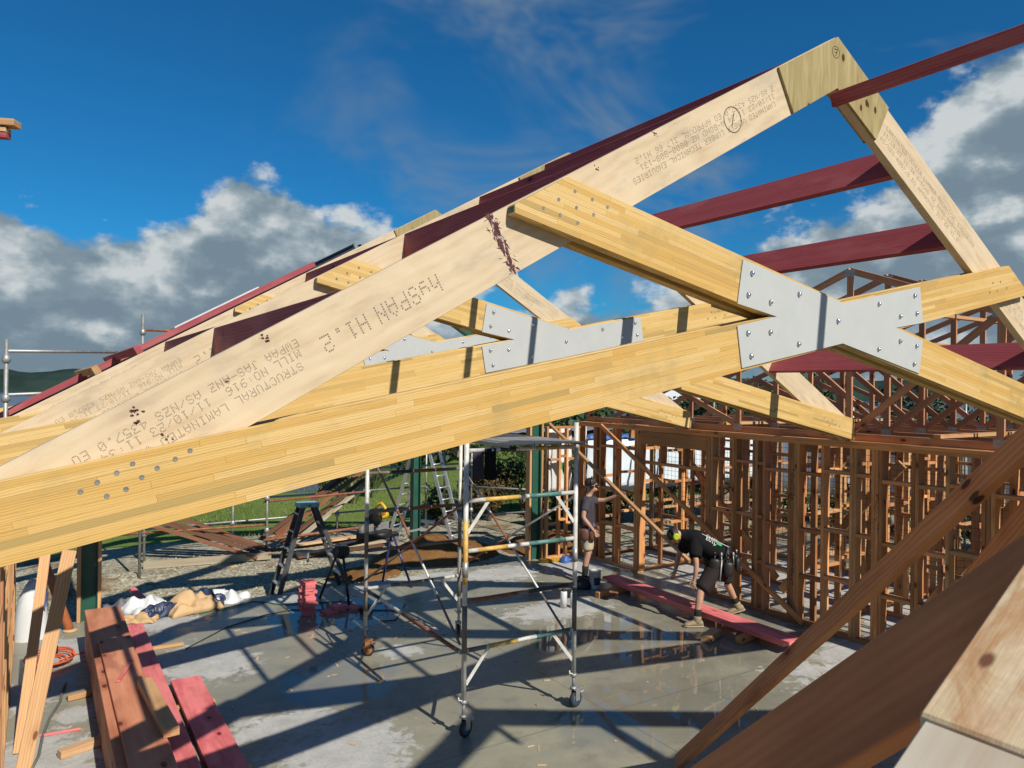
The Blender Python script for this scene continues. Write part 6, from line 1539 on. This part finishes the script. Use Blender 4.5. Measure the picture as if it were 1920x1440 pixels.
tor = [(tc_(-.20), ax, Sd, .195, .160), (tc_(-.08), ax, Sd, .205, .165), (tc_(.05, .01), ax, Sd, .210, .165), (tc_(.18, .02), ax, Sd, .222, .168), (tc_(.28, .02), ax, Sd, .215, .150), (tc_(.36, .01), ax, Sd, .150, .115), (tc_(.43, .0), ax, Sd, .088, .082), (tc_(.48, -.02), (1, 0, .1), Sd, .072, .070)]
sh = P.cloth('shirt', [loft(tor, 22, (True, False)), loft(limb((.27, .08, 1.17), (.305, .25, .93), .118, .090, (1, 0, 0), 5), 14), loft(limb((.28, -.08, 1.17), (.385, -.245, .945), .118, .090, (1, 0, 0), 5), 14)], 'shirt_black', 2, .018)
# print on the back: two short white lines and green shapes
dor = Vector((-.47, 0, .88)); yv = Vector((0, 1, 0))
def back(x, th, lift=.014):
    c = Vector(tc_(x)); return c + dor*(.176+lift)*math.cos(th) + yv*(.214+lift)*math.sin(th), (dor*math.cos(th)/.176 + yv*math.sin(th)/.214).normalized()
pm = MB(); k = 0
for row, txt in ((.78, 'ChUH'), (1.02, 'bUiL')):
    p_, n_ = back(.20, row); dots(pm, txt, p_, -ax, (ax.cross(n_) if ax.cross(n_).dot(dor) > 0 else -ax.cross(n_)).normalized(), n_, .044, .055, .95, .006)
P.mb('back_print', pm, 'print_white', sh)['kind'] = 'stuff'
for x0, x1, t0, t1 in ((-.03, .05, .62, .86), (.055, .09, .98, 1.12)):
    pg = MB(); a_, b_, c_, d_ = back(x0, t0)[0], back(x1, t0)[0], back(x1, t1)[0], back(x0+.02, t1)[0]; pg.add([a_, b_, c_, d_], [(0, 1, 2, 3)]); P.mb('green_print', pg, 'print_green', sh)
P.mb('cord', MB().tube([back(x, .70+.5*(x-.2), .02)[0] for x in (.27, .2, .12, .04, -.05, -.12)], .005, 6), 'print_white', sh)
hp = [((-.05, 0, .99), (-.5, 0, -.85), Sd, .190, .155), ((-.13, 0, .90), (-.3, 0, -1), Sd, .200, .168), ((-.14, 0, .80), Zu, Sd, .205, .17)]
P.cloth('shorts', [loft(hp, 20), loft(limb((-.08, .095, .88), (.225, .245, .47), .135, .112, Sd, 5, .008), 16), loft(limb((-.17, -.095, .88), (-.265, -.21, .49), .135, .112, Sd, 5, .008), 16)], 'shorts_dark', 2, .016)
P.cloth('sock', [loft(limb((.295, .33, .10), (.28, .31, .24), .046, .052, Sd, 3), 12)], 'sock_black', 0, .003); P.cloth('sock', [loft(limb((-.45, -.275, .12), (-.395, -.26, .25), .046, .052, Sd, 3), 12)], 'sock_black', 0, .003)
boot(P, (.295, .33, .09), (1, .1, 0), 'boot_tan', (.29, .325, .16)); boot(P, (-.45, -.275, .125), (.93, -.05, -.30), 'boot_tan', (-.425, -.268, .19))
belt = P.cloth('tool_belt', [loft([((-.15, 0, .905), ax, Sd, .216, .185), ((-.10, 0, .945), ax, Sd, .216, .182)], 20, (False, False))], 'leather_black', 0, .002)
md = belt.modifiers.new('t', 'SOLIDIFY'); md.thickness = .008
for (x, y, z, a) in ((.02, .19, .84, 1.3), (-.16, .22, .80, 1.6), (-.30, .12, .84, 2.6), (-.30, -.08, .86, 3.4), (.0, -.2, .82, -1.4)):
    d = Vector((math.cos(a), math.sin(a), 0)); s = Vector((-d.y, d.x, 0)); c = Vector((x, y, z)) + d*.03
    P.cloth('pouch', [loft([(c+Vector((0, 0, .10)), Zu, s, .070, .040), (c+Vector((0, 0, .03)), Zu, s, .080, .050), (c-Vector((0, 0, .06)), Zu, s, .076, .046), (c-Vector((0, 0, .12)), Zu, s, .050, .026)], 12)], 'leather_black', 1, .007, belt)
for q in range(6):
    a = .9+q*.42; x, y = -.12+.22*math.cos(a), .25*math.sin(a)
    P.mb('tool', MB().tube([(x, y, .84), (x+.01, y+.01, .98)], .009, 6).lathe((x+.01, y+.01, .97), (0, 0, 1), [(.012, 0), (.016, .01), (.014, .05), (.006, .055)], 8), 'galv' if q % 2 else 'black_gloss', belt)
P.mb('hammer', MB().tube([(-.06, .26, .92), (-.03, .27, .60)], .012, 8).obox((-.03, .27, .60), Vector((1, 0, 0)), Vector((0, 1, 0)), Vector((0, 0, 1)), .06, .015, .015), 'galv', belt)
P.cloth('hair', [loft([((.50, .015, 1.265), (.92, 0, -.35), Sd, .090, .080), ((.56, .02, 1.245), (.92, 0, -.35), Sd, .097, .092), ((.62, .02, 1.215), (.92, 0, -.35), Sd, .088, .085), ((.665, .02, 1.19), (.92, 0, -.35), Sd, .05, .05)], 18)], 'hair_dark', 1, .006)
hc = Vector((.565, .02, 1.225)); hu = Vector((.35, 0, .92)).normalized()
hb = P.mb('earmuffs', MB().tube([tuple(hc + Vector((0, 1, 0))*.114*math.cos(a) + Vector((.5, 0, .86))*.12*math.sin(a)) for a in [math.pi*i/12 for i in range(13)]], .011, 8), 'black_gloss')
for q in (1, -1): P.mb('muff', MB().lathe(hc+Vector((-.01, q*.092, -.01)), (0, q, 0), [(.036, 0), (.050, .006), (.050, .030), (.036, .044)], 16), 'muff_green', hb)
